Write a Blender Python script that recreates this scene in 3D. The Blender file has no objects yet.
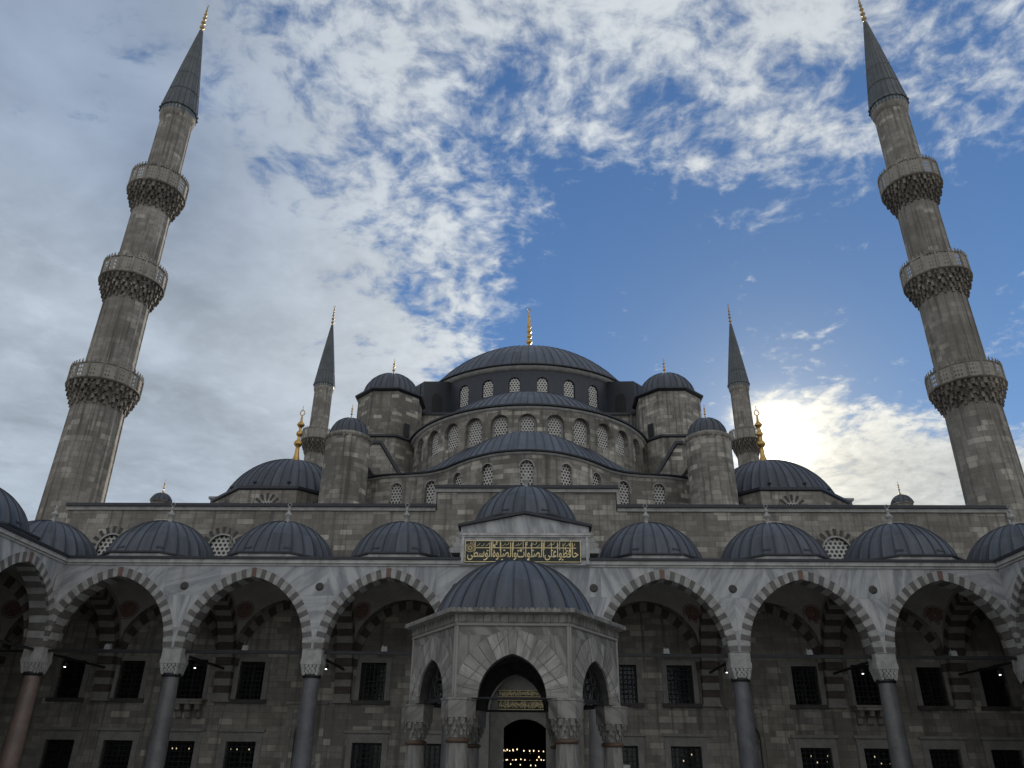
import bpy, math, random
from mathutils import Vector, Matrix
random.seed(7)
PI = math.pi
R_ = math.radians
sin, cos, sqrt = math.sin, math.cos, math.sqrt
SC = bpy.context.scene
COL = SC.collection

# ------------------------------------------------------------------ camera
cd = bpy.data.cameras.new("camera")
cam = bpy.data.objects.new("camera", cd)
COL.objects.link(cam)
cd.sensor_fit = 'HORIZONTAL'
cd.sensor_width = 36.0
cd.lens = 778.69 / 1024 * 36.0
cd.clip_start, cd.clip_end = 0.1, 5000
_r = Vector((0.99965501, 0.02398255, 0.0107101))
_u = Vector((0.00109882, -0.44559428, 0.89523435))
_f = Vector((-0.02624236, 0.89491373, 0.4454669))
cam.matrix_world = Matrix(((_r.x, _u.x, -_f.x, 0.373), (_r.y, _u.y, -_f.y, 0.0),
                           (_r.z, _u.z, -_f.z, 1.65), (0, 0, 0, 1)))
SC.camera = cam

# ------------------------------------------------------------------ exposure, sun
SC.view_settings.view_transform = 'Standard'
SC.view_settings.look = 'None'
SC.view_settings.gamma = 1
SC.view_settings.use_curve_mapping = False
SC.view_settings.exposure = 0.2
SC.cycles.use_denoising = True
SC.cycles.max_bounces = 8
SUN_AZ, SUN_EL = 18.4, 21.0          # azimuth from +Y towards +X
SKY_STRENGTH = 0.1
SKY_TINT = (0.70, 0.92, 1.12)
sl = bpy.data.lights.new("sun", 'SUN')
sun = bpy.data.objects.new("sun", sl)
COL.objects.link(sun)
sl.energy = 3.0
sl.angle = R_(0.5)
sl.color = (1.0, 0.9, 0.76)
_sd = Vector((sin(R_(SUN_AZ)) * cos(R_(SUN_EL)), cos(R_(SUN_AZ)) * cos(R_(SUN_EL)), sin(R_(SUN_EL))))
sun.rotation_euler = _sd.to_track_quat('Z', 'Y').to_euler()


# ------------------------------------------------------------------ node helpers
class X:
    """A float socket (or constant) with operators that add Math nodes."""
    nt = None

    def __init__(s, v): s.v = v

    @staticmethod
    def op(o, *a, clamp=False):
        n = X.nt.nodes.new('ShaderNodeMath')
        n.operation = o
        n.use_clamp = clamp
        for i, q in enumerate(a):
            q = q.v if isinstance(q, X) else q
            if isinstance(q, (int, float)): n.inputs[i].default_value = q
            else: X.nt.links.new(q, n.inputs[i])
        return X(n.outputs[0])

    def __add__(s, o): return X.op('ADD', s, o)
    __radd__ = __add__
    def __sub__(s, o): return X.op('SUBTRACT', s, o)
    def __rsub__(s, o): return X.op('SUBTRACT', o, s)
    def __mul__(s, o): return X.op('MULTIPLY', s, o)
    __rmul__ = __mul__
    def __truediv__(s, o): return X.op('DIVIDE', s, o)
    def mx(s, o): return X.op('MAXIMUM', s, o)
    def mn(s, o): return X.op('MINIMUM', s, o)
    def cl(s): return X.op('ADD', s, 0.0, clamp=True)
    def sm(s, a, b):
        n = X.nt.nodes.new('ShaderNodeMapRange')
        n.interpolation_type = 'SMOOTHSTEP'
        X.nt.links.new(s.v, n.inputs[0])
        n.inputs[1].default_value = a
        n.inputs[2].default_value = b
        return X(n.outputs[0])


def nd(nt, t, **kw):
    n = nt.nodes.new(t)
    for k, v in kw.items():
        if k.startswith('i_'): n.inputs[k[2:].replace('_', ' ')].default_value = v
        else: setattr(n, k, v)
    return n


def noise(nt, vec, scale, detail=4, rough=0.55, dist=0.0):
    n = nd(nt, 'ShaderNodeTexNoise', i_Scale=scale, i_Detail=detail, i_Roughness=rough, i_Distortion=dist)
    nt.links.new(vec, n.inputs['Vector'])
    return X(n.outputs['Fac'])


def mixc(nt, fac, a, b, mode='MIX'):
    n = nt.nodes.new('ShaderNodeMix')
    n.data_type = 'RGBA'
    n.blend_type = mode
    n.clamp_factor = True
    for i, q in ((0, fac), (6, a), (7, b)):
        q = q.v if isinstance(q, X) else q
        if isinstance(q, (int, float)): n.inputs[i].default_value = q
        elif isinstance(q, tuple): n.inputs[i].default_value = q if len(q) == 4 else (*q, 1)
        else: nt.links.new(q, n.inputs[i])
    return n.outputs[2]


# ------------------------------------------------------------------ sky with clouds
w = bpy.data.worlds.new("World")
SC.world = w
w.use_nodes = True
nt = w.node_tree
X.nt = nt
nt.nodes.clear()
out = nt.nodes.new('ShaderNodeOutputWorld')
bg = nt.nodes.new('ShaderNodeBackground')
bg.inputs['Strength'].default_value = SKY_STRENGTH
nt.links.new(bg.outputs[0], out.inputs[0])
sky = nd(nt, 'ShaderNodeTexSky', sky_type='NISHITA', sun_disc=False)
sky.sun_elevation = R_(SUN_EL)
sky.sun_rotation = R_(SUN_AZ)
sky.altitude = 50
sky.air_density = 1.0
sky.dust_density = 0.15
sky.ozone_density = 3.0
geo = nt.nodes.new('ShaderNodeNewGeometry')
tc = nt.nodes.new('ShaderNodeTexCoord')
sep = nt.nodes.new('ShaderNodeSeparateXYZ')
nt.links.new(tc.outputs['Generated'], sep.inputs[0])
dx, dy, dz = (X(sep.outputs[i]) for i in range(3))
az = X.op('ARCTAN2', dx, dy) * (180 / PI)
el = X.op('ARCSINE', dz) * (180 / PI)
hz = dz.mx(0.0) + 0.12
cmb = nt.nodes.new('ShaderNodeCombineXYZ')
for i, q in enumerate((dx / hz, dy / hz, X.op('ADD', 0.37, 0.0))): nt.links.new(q.v, cmb.inputs[i])
P = cmb.outputs[0]
warp = nd(nt, 'ShaderNodeTexNoise', i_Scale=5.0, i_Detail=3)
nt.links.new(P, warp.inputs['Vector'])
wv = nd(nt, 'ShaderNodeVectorMath', operation='MULTIPLY_ADD')
nt.links.new(warp.outputs['Color'], wv.inputs[0])
wv.inputs[1].default_value = (0.10, 0.10, 0.0)
nt.links.new(P, wv.inputs[2])
PW_ = wv.outputs[0]
big = noise(nt, P, 2.4, 4, 0.5)
flock = noise(nt, PW_, 9.5, 8, 0.55, 0.1)
fine = noise(nt, PW_, 27.0, 8, 0.62, 0.15)
soft = noise(nt, P, 3.4, 4, 0.5, 0.4)
puff = flock * 0.56 + fine * 0.44
# how much cloud each part of the sky holds (world azimuth / elevation, degrees)
left = (-1.5 - az + 0.85 * (el - 30.0)).sm(-4.0, 9.0) * (1.0 - az.sm(-6.0, 14.0) * 0.5)
sheet = (-17.0 - az - 0.5 * (el - 30.0)).sm(-14.0, 16.0)
top = (el - 40.0 + 0.2 * (az - 12.0).mx(0.0)).sm(-3.0, 5.0)
bank = (27.0 - 0.36 * (az - 16.6) - el).sm(-2.4, 5.4) * az.sm(12.0, 18.5)
wisp = (1.0 - X.op('ABSOLUTE', el - 36.8).sm(0.3, 2.2)) * az.sm(9.0, 13.0) * 0.30
backw = X.op('ABSOLUTE', az).sm(58.0, 95.0)  # unseen clouds behind the camera, thickened and brightened to lift the facade
back = backw * 0.74
cov = (left * (0.55 + 0.3 * (1.0 - el.sm(31.0, 41.0))) + sheet * 0.56).mx(top * 0.60).mx(bank * 1.08).mx(wisp).mx(back)
dens = (puff - 0.5) * 2.5 + (big - 0.5) * 0.9 * (1.0 - sheet) - 0.42 + cov * 0.88
mask = dens.sm(-0.20, 0.40)
# light of the cloud: grey thick body, bright thin parts, strong forward scatter round the sun
dot = nd(nt, 'ShaderNodeVectorMath', operation='DOT_PRODUCT')
nt.links.new(tc.outputs['Generated'], dot.inputs[0])
dot.inputs[1].default_value = _sd
ang = X.op('ARCCOSINE', X(dot.outputs['Value']).mn(1.0)) * (180 / PI)
fwd = (X.op('EXPONENT', ang * ang * (-1 / 2.6)) * 9.0 + X.op('EXPONENT', ang * (-1 / 2.0)) * 13.0 + X.op('EXPONENT', ang * (-1 / 10.0)) * 1.7) * (0.35 + 1.3 * puff)
core = dens.sm(0.25, 0.95)
lum = 6.0 - sheet * 0.75 - bank * 0.35 + backw * 2.4 - core * 0.5 + (soft - 0.5) * 5.0 * (0.3 + 0.9 * sheet) + (puff - 0.5) * (7.0 + 4.0 * bank - 3.0 * sheet)
lum = lum.mx(2.2) + fwd
ccol = nt.nodes.new('ShaderNodeCombineColor')
warm = X.op('EXPONENT', ang * (-1 / 13.0))
nt.links.new((lum * (0.87 - 0.10 * sheet + 0.16 * warm + 0.12 * backw)).v, ccol.inputs[0])
nt.links.new((lum * (0.945 - 0.06 * sheet + 0.02 * warm + 0.03 * backw)).v, ccol.inputs[1])
nt.links.new((lum * (1.02 - 0.24 * warm - 0.10 * backw)).v, ccol.inputs[2])
# the clear sky: Nishita, its wide aureole toned down, deeper blue
skyc = nt.nodes.new('ShaderNodeCombineColor')
ss = nt.nodes.new('ShaderNodeSeparateColor')
nt.links.new(sky.outputs[0], ss.inputs[0])
damp = 1.0 - X.op('EXPONENT', ang * (-1 / 22.0)) * 0.62
glow = X.op('EXPONENT', ang * ang * (-1 / 4.0)) * 18.0 + X.op('EXPONENT', ang * (-1 / 3.5)) * 5.0
for i, k in enumerate(SKY_TINT):
    nt.links.new((X(ss.outputs[i]) * damp * k + glow * (1.0, .95, .82)[i]).v, skyc.inputs[i])
fin = mixc(nt, mask * (0.95 - 0.34 * sheet * el.sm(26.0, 42.0)), skyc.outputs[0], ccol.outputs[0])
nt.links.new(fin, bg.inputs['Color'])


# ------------------------------------------------------------------ materials
MAT = {}


def mat(name):
    m = bpy.data.materials.new(name)
    m.use_nodes = True
    MAT[name] = m
    t = m.node_tree
    X.nt = t
    b = t.nodes['Principled BSDF']
    return m, t, b


def uvnode(t):
    return nd(t, 'ShaderNodeUVMap').outputs[0]


def objco(t):
    return nd(t, 'ShaderNodeNewGeometry').outputs['Position']


def bump(t, b, h, strength=0.4, dist=0.02):
    n = nd(t, 'ShaderNodeBump')
    n.inputs['Strength'].default_value = strength
    n.inputs['Distance'].default_value = dist
    t.links.new(h.v, n.inputs['Height'])
    t.links.new(n.outputs[0], b.inputs['Normal'])


def ashlar(name, c1, c2, mortar, bw=0.95, bh=0.4, stain=0.75):
    m, t, b = mat(name)
    uv = uvnode(t)
    # wobble so courses are not ruler-straight
    br = nd(t, 'ShaderNodeTexBrick')
    br.offset = 0.43
    br.squash = 0.72
    br.squash_frequency = 3
    br.inputs['Scale'].default_value = 1.0
    br.inputs['Brick Width'].default_value = bw
    br.inputs['Row Height'].default_value = bh
    br.inputs['Mortar Size'].default_value = 0.011
    br.inputs['Mortar Smooth'].default_value = 0.4
    br.inputs['Color1'].default_value = (0, 0, 0, 1)
    br.inputs['Color2'].default_value = (1, 1, 1, 1)
    br.inputs['Mortar'].default_value = (0.5, 0.5, 0.5, 1)
    pos = objco(t)
    jn = nd(t, 'ShaderNodeTexNoise', i_Scale=0.7, i_Detail=2)
    t.links.new(pos, jn.inputs['Vector'])
    ja = nd(t, 'ShaderNodeVectorMath', operation='MULTIPLY_ADD')
    t.links.new(jn.outputs['Color'], ja.inputs[0])
    ja.inputs[1].default_value = (0.16, 0.05, 0)
    t.links.new(uv, ja.inputs[2])
    t.links.new(ja.outputs[0], br.inputs['Vector'])
    rnd = X(br.outputs['Color'])
    n1 = noise(t, pos, 0.35, 5, 0.6)
    n2 = noise(t, pos, 3.2, 6, 0.65)
    n3 = noise(t, pos, 14.0, 4, 0.6)
    mp = nd(t, 'ShaderNodeMapping')
    mp.inputs['Scale'].default_value = (2.3, 2.3, 0.10)
    t.links.new(pos, mp.inputs[0])
    st = noise(t, mp.outputs[0], 1.4, 5, 0.6)
    wn_ = nd(t, 'ShaderNodeTexWhiteNoise', noise_dimensions='1D')
    t.links.new((rnd * 37.7).v, wn_.inputs['W'])
    rnd2 = X(wn_.outputs['Value'])
    patch = noise(t, pos, 0.22, 3, 0.6)
    c = mixc(t, (rnd2 - 0.5) * 0.85 + (n2 - 0.5) * 1.3 + (patch - 0.5) * 2.3 + 0.42, c1, c2)
    odd = (rnd2 * 1.0).sm(0.86, 0.9)
    c = mixc(t, odd * 0.8, c, (c2[0] * 1.25, c2[1] * 1.25, c2[2] * 1.22))
    c = mixc(t, n1.sm(0.40, 0.70) * 0.75, c, (c1[0] * .72, c1[1] * .7, c1[2] * .66))
    c = mixc(t, st.sm(0.48, 0.68) * stain, c, (c1[0] * .42, c1[1] * .42, c1[2] * .42))
    c = mixc(t, n3.sm(0.6, 0.8) * 0.3, c, (c2[0] * 1.15, c2[1] * 1.15, c2[2] * 1.12))
    c = mixc(t, X(br.outputs['Fac']) * 0.55, c, mortar)
    t.links.new(c, b.inputs['Base Color'])
    b.inputs['Roughness'].default_value = 0.88
    bump(t, b, n2 * 0.5 + n3 * 0.3 - X(br.outputs['Fac']) * 1.2 + rnd * 0.25, 0.5, 0.02)
    return m


ashlar('limestone', (0.158, 0.148, 0.131), (0.43, 0.401, 0.353), (0.10, 0.09, 0.08), 1.0, 0.33)
ashlar('limestone_fine', (0.202, 0.189, 0.170), (0.355, 0.332, 0.296), (0.12, 0.105, 0.09), 0.8, 0.40, 0.8)
ashlar('limestone_grimy', (0.12, 0.108, 0.094), (0.27, 0.242, 0.207), (0.07, 0.065, 0.06), 0.8, 0.40, 0.8)
ashlar('limestone_wall', (0.180, 0.168, 0.149), (0.38, 0.354, 0.311), (0.12, 0.11, 0.095), 1.0, 0.31, 0.7)


def marble(name, a, bb, vein, slab=True, sw=1.6, sh=1.15, radial=False, gk=1.0):
    m, t, b = mat(name)
    uv = uvnode(t)
    pos = objco(t)
    br = nd(t, 'ShaderNodeTexBrick')
    br.offset = 0.37
    for k, v in (('Scale', 1.0), ('Brick Width', sw), ('Row Height', sh), ('Mortar Size', 0.006)): br.inputs[k].default_value = v
    br.inputs['Color1'].default_value = (0, 0, 0, 1)
    br.inputs['Color2'].default_value = (1, 1, 1, 1)
    br.inputs['Mortar'].default_value = (.5, .5, .5, 1)
    t.links.new(uv, br.inputs['Vector'])
    rnd = X(br.outputs['Color'])
    # veins turned by a different angle in every slab
    rot = nd(t, 'ShaderNodeVectorRotate')
    rot.rotation_type = 'Z_AXIS'
    t.links.new(uv, rot.inputs['Vector'])
    if radial: rot.inputs['Angle'].default_value = PI / 2
    else: t.links.new((rnd * 2.6 + 0.5).v, rot.inputs['Angle'])
    mp = nd(t, 'ShaderNodeMapping')
    mp.inputs['Scale'].default_value = (0.4 * gk, 2.2 * gk, 1)
    t.links.new(rot.outputs[0], mp.inputs[0])
    v1 = noise(t, mp.outputs[0], 1.1, 6, 0.58, 0.5)
    v2 = noise(t, pos, 1.1 * gk, 5, 0.6)
    v3 = noise(t, pos, 9.0, 4, 0.6)
    c = mixc(t, v1.sm(0.35, 0.62), vein, a)
    c = mixc(t, rnd * 0.4 + (v2 - .5) * 1.2, c, bb)
    ms = nd(t, 'ShaderNodeMapping')
    ms.inputs['Scale'].default_value = (1.8 * gk, 1.8 * gk, 0.15 * gk)
    t.links.new(pos, ms.inputs[0])
    st = noise(t, ms.outputs[0], 1.7, 5, 0.62)
    c = mixc(t, st.sm(0.5, 0.75) * 0.6, c, (a[0] * .42, a[1] * .4, a[2] * .37))
    if slab: c = mixc(t, X(br.outputs['Fac']) * 0.5, c, (0.12, 0.12, 0.12))
    t.links.new(c, b.inputs['Base Color'])
    b.inputs['Roughness'].default_value = 0.55
    bump(t, b, v3 + v1 * 0.4 - X(br.outputs['Fac']) * (1.0 if slab else 0.0), 0.25, 0.015)
    return m


marble('marble', (0.46, 0.46, 0.46), (0.31, 0.32, 0.335), (0.20, 0.207, 0.225), True, 2.6, 1.5)
marble('marble_plain', (0.5, 0.49, 0.475), (0.40, 0.39, 0.375), (0.30, 0.295, 0.285), False)
marble('marble_fountain', (0.24, 0.228, 0.208), (0.16, 0.15, 0.138), (0.10, 0.096, 0.09), True, 1.3, .62, gk=2.6)
marble('marble_light', (0.37, 0.355, 0.325), (0.29, 0.275, 0.252), (0.15, 0.145, 0.136), False, radial=True, gk=3.2)
marble('marble_mid', (0.30, 0.285, 0.26), (0.22, 0.208, 0.19), (0.15, 0.145, 0.136), False, radial=True, gk=3.2)
marble('marble_dull', (0.24, 0.228, 0.208), (0.175, 0.165, 0.15), (0.12, 0.116, 0.11), False, radial=True, gk=3.2)
marble('paving', (0.36, 0.355, 0.34), (0.28, 0.275, 0.265), (0.22, 0.215, 0.205), True, 1.2, 0.8)


def simple(name, a, bcol=None, rough=0.7, metal=0.0, scale=3.0, bumpk=0.2, lo=.35, hi=.65):
    m, t, b = mat(name)
    pos = objco(t)
    n = noise(t, pos, scale, 6, 0.65)
    n2 = noise(t, pos, scale * 5, 4, 0.6)
    c = mixc(t, (n * .7 + n2 * .3).sm(lo, hi), a, bcol or tuple(q * 0.65 for q in a))
    t.links.new(c, b.inputs['Base Color'])
    b.inputs['Roughness'].default_value = rough
    b.inputs['Metallic'].default_value = metal
    if bumpk: bump(t, b, n2, bumpk, 0.01)
    return m


m, t, b = mat('lead')
mp = nd(t, 'ShaderNodeMapping')
mp.inputs['Scale'].default_value = (1.7, 0.4, 1)
t.links.new(uvnode(t), mp.inputs[0])
n1 = noise(t, mp.outputs[0], 1.6, 5, 0.6)
n2 = noise(t, objco(t), 1.1, 6, 0.65)
n3 = noise(t, objco(t), 9.0, 4, 0.6)
fl_ = nd(t, 'ShaderNodeVectorMath', operation='FLOOR')
t.links.new(uvnode(t), fl_.inputs[0])
obr = nd(t, 'ShaderNodeObjectInfo')
ad_ = nd(t, 'ShaderNodeVectorMath', operation='ADD')
t.links.new(fl_.outputs[0], ad_.inputs[0])
t.links.new(obr.outputs['Location'], ad_.inputs[1])
wn_ = nd(t, 'ShaderNodeTexWhiteNoise', noise_dimensions='3D')
t.links.new(ad_.outputs[0], wn_.inputs['Vector'])
c = mixc(t, (n1.sm(0.36, 0.66) * 0.6 + (X(wn_.outputs['Value']) - 0.5) * 0.75 + 0.2), (0.034, 0.041, 0.055), (0.070, 0.081, 0.104))
c = mixc(t, n2.sm(0.5, 0.74) * 0.6, c, (0.030, 0.036, 0.048))
c = mixc(t, n3.sm(0.62, 0.78) * 0.35, c, (0.125, 0.14, 0.165))
t.links.new(c, b.inputs['Base Color'])
t.links.new((0.36 + n2 * 0.25).v, b.inputs['Roughness'])
bump(t, b, n3 + n1, 0.3, 0.015)
simple('lead_edge', (0.024, 0.028, 0.038), (0.015, 0.018, 0.025), 0.5)
simple('lead_seam', (0.036, 0.042, 0.057), (0.024, 0.028, 0.039), 0.5)  # darker lead; puts the shade lines of seams and laps into the colour
simple('lead_spire', (0.088, 0.101, 0.110), (0.05, 0.06, 0.068), 0.5, 0.0, 0.8, 0.2)
simple('gold', (0.62, 0.40, 0.13), (0.42, 0.25, 0.08), 0.36, 1.0, 2.0, 0.05)
simple('dull_gold', (0.40, 0.28, 0.12), (0.26, 0.18, 0.09), 0.4, 0.8, 2.0, 0.05)
simple('gilt', (0.85, 0.70, 0.38), (0.72, 0.57, 0.28), 0.5, 0.0, 8.0, 0.0)
simple('bronze', (0.115, 0.068, 0.046), (0.065, 0.043, 0.03), 0.55, 0.4, 6.0)
simple('iron', (0.022, 0.022, 0.024), (0.012, 0.012, 0.013), 0.55, 0.3)
simple('white_stone', (0.385, 0.378, 0.365), (0.24, 0.235, 0.226), 0.75, 0, 2.2)
simple('red_stone', (0.152, 0.140, 0.131), (0.10, 0.092, 0.087), 0.75, 0, 2.6)
simple('key_stone', (0.19, 0.105, 0.085), (0.13, 0.08, 0.068), 0.75, 0, 3)
simple('dark_stone', (0.08, 0.075, 0.07), (0.045, 0.043, 0.04), 0.8, 0, 3)
simple('soffit_red', (0.09, 0.068, 0.061), (0.06, 0.046, 0.042), 0.8, 0, 2.6)
simple('soffit_white', (0.27, 0.255, 0.232), (0.19, 0.178, 0.16), 0.8, 0, 2.6)
simple('grey_granite', (0.135, 0.135, 0.138), (0.085, 0.086, 0.089), 0.4, 0, 1.4, 0.1)
simple('blue_granite', (0.125, 0.129, 0.14), (0.075, 0.078, 0.086), 0.45, 0, 0.9, 0.1)
simple('rose_granite', (0.20, 0.142, 0.122), (0.13, 0.10, 0.09), 0.45, 0, 2.0, 0.1)
simple('plaster', (0.40, 0.38, 0.345), (0.30, 0.285, 0.26), 0.9, 0, 0.8)
simple('paint_red', (0.115, 0.042, 0.036), (0.19, 0.12, 0.105), 0.85, 0, 9.0, 0.0, .42, .5)
simple('frame_stone', (0.27, 0.258, 0.24), (0.19, 0.18, 0.167), 0.8, 0, 2.0)
simple('enamel_green', (0.004, 0.013, 0.010), (0.003, 0.009, 0.007), 0.5, 0, 3)
simple('white_metal', (0.22, 0.22, 0.218), (0.15, 0.15, 0.148), 0.5, 0, 6)
simple('dark_inner_stone', (0.06, 0.056, 0.052), (0.03, 0.028, 0.027), 0.9)  # near-black stone for the kiosk's inner faces, soffits and vault
simple('paper', (0.6, 0.6, 0.58), (0.52, 0.52, 0.5), 0.8)
simple('tile_blue', (0.05, 0.10, 0.14), (0.03, 0.06, 0.09), 0.4)
simple('interior', (0.16, 0.14, 0.12), (0.11, 0.1, 0.09), 0.9)

m, t, b = mat('glass')
b.inputs['Base Color'].default_value = (0.012, 0.013, 0.015, 1)
b.inputs['Roughness'].default_value = 0.15
tr = nd(t, 'ShaderNodeBsdfTransparent')
tr.inputs[0].default_value = (0.75, 0.78, 0.76, 1)
mx = nd(t, 'ShaderNodeMixShader')
mx.inputs[0].default_value = 0.6
t.links.new(tr.outputs[0], mx.inputs[1])
t.links.new(b.outputs[0], mx.inputs[2])
t.links.new(mx.outputs[0], t.nodes['Material Output'].inputs[0])
m, t, b = mat('dark_glass')
b.inputs['Base Color'].default_value = (0.010, 0.011, 0.013, 1)
b.inputs['Roughness'].default_value = 0.3


def lattice(name, pitch, rad, bar):
    """pierced plaster window: round glazed holes on a hexagonal grid (pattern in UV metres)"""
    m, t, b = mat(name)
    s = nd(t, 'ShaderNodeSeparateXYZ')
    t.links.new(uvnode(t), s.inputs[0])
    u, v = X(s.outputs[0]), X(s.outputs[1])
    rowh = pitch * 0.866
    def grid(ou, ov):
        a = (X.op('PINGPONG', u + ou + 50.0 * pitch, pitch / 2)) - 0.0
        c = (X.op('PINGPONG', v + ov + 50.0 * rowh * 2, rowh))
        return X.op('SQRT', a * a + c * c)
    d = grid(0.0, 0.0).mn(grid(pitch / 2, rowh))
    hole = 1.0 - d.sm(rad * 0.9, rad * 1.1)
    n = noise(t, objco(t), 4.0, 4)
    c = mixc(t, hole, mixc(t, n, bar, tuple(q * .75 for q in bar)), (0.012, 0.013, 0.016))
    t.links.new(c, b.inputs['Base Color'])
    t.links.new((0.85 - hole * 0.6).v, b.inputs['Roughness'])
    bump(t, b, 1.0 - hole, 0.8, 0.04)


lattice('lattice_small', 0.20, 0.066, (0.56, 0.54, 0.5))
lattice('lattice_big', 0.27, 0.085, (0.66, 0.64, 0.60))
lattice('lattice_mid', 0.235, 0.076, (0.62, 0.60, 0.56))

m, t, b = mat('pierced')     # balcony slabs with real see-through piercings
s = nd(t, 'ShaderNodeSeparateXYZ')
t.links.new(uvnode(t), s.inputs[0])
u, v = X(s.outputs[0]), X(s.outputs[1])
hu = X.op('PINGPONG', u + 50, 0.10).sm(0.056, 0.064)
hv = X.op('PINGPONG', v + 50.06, 0.16).sm(0.085, 0.098)
rib = X.op('PINGPONG', u + 50, 0.48).sm(0.13, 0.15)
n = noise(t, objco(t), 2.5, 5)
t.links.new(mixc(t, n, (0.36, 0.335, 0.29), (0.2, 0.185, 0.165)), b.inputs['Base Color'])
b.inputs['Roughness'].default_value = 0.9
tr = nd(t, 'ShaderNodeBsdfTransparent')
mx = nd(t, 'ShaderNodeMixShader')
t.links.new((hu * hv * rib).v, mx.inputs[0])
t.links.new(b.outputs[0], mx.inputs[1])
t.links.new(tr.outputs[0], mx.inputs[2])
t.links.new(mx.outputs[0], t.nodes['Material Output'].inputs[0])


def emit(name, col, k):
    m, t, b = mat(name)
    b.inputs['Base Color'].default_value = (*col, 1)
    b.inputs['Emission Color'].default_value = (*col, 1)
    b.inputs['Emission Strength'].default_value = k


emit('bulb', (1.0, 0.78, 0.48), 2.6)
emit('lamp_lens', (1.0, 0.95, 0.85), 4.0)


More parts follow.
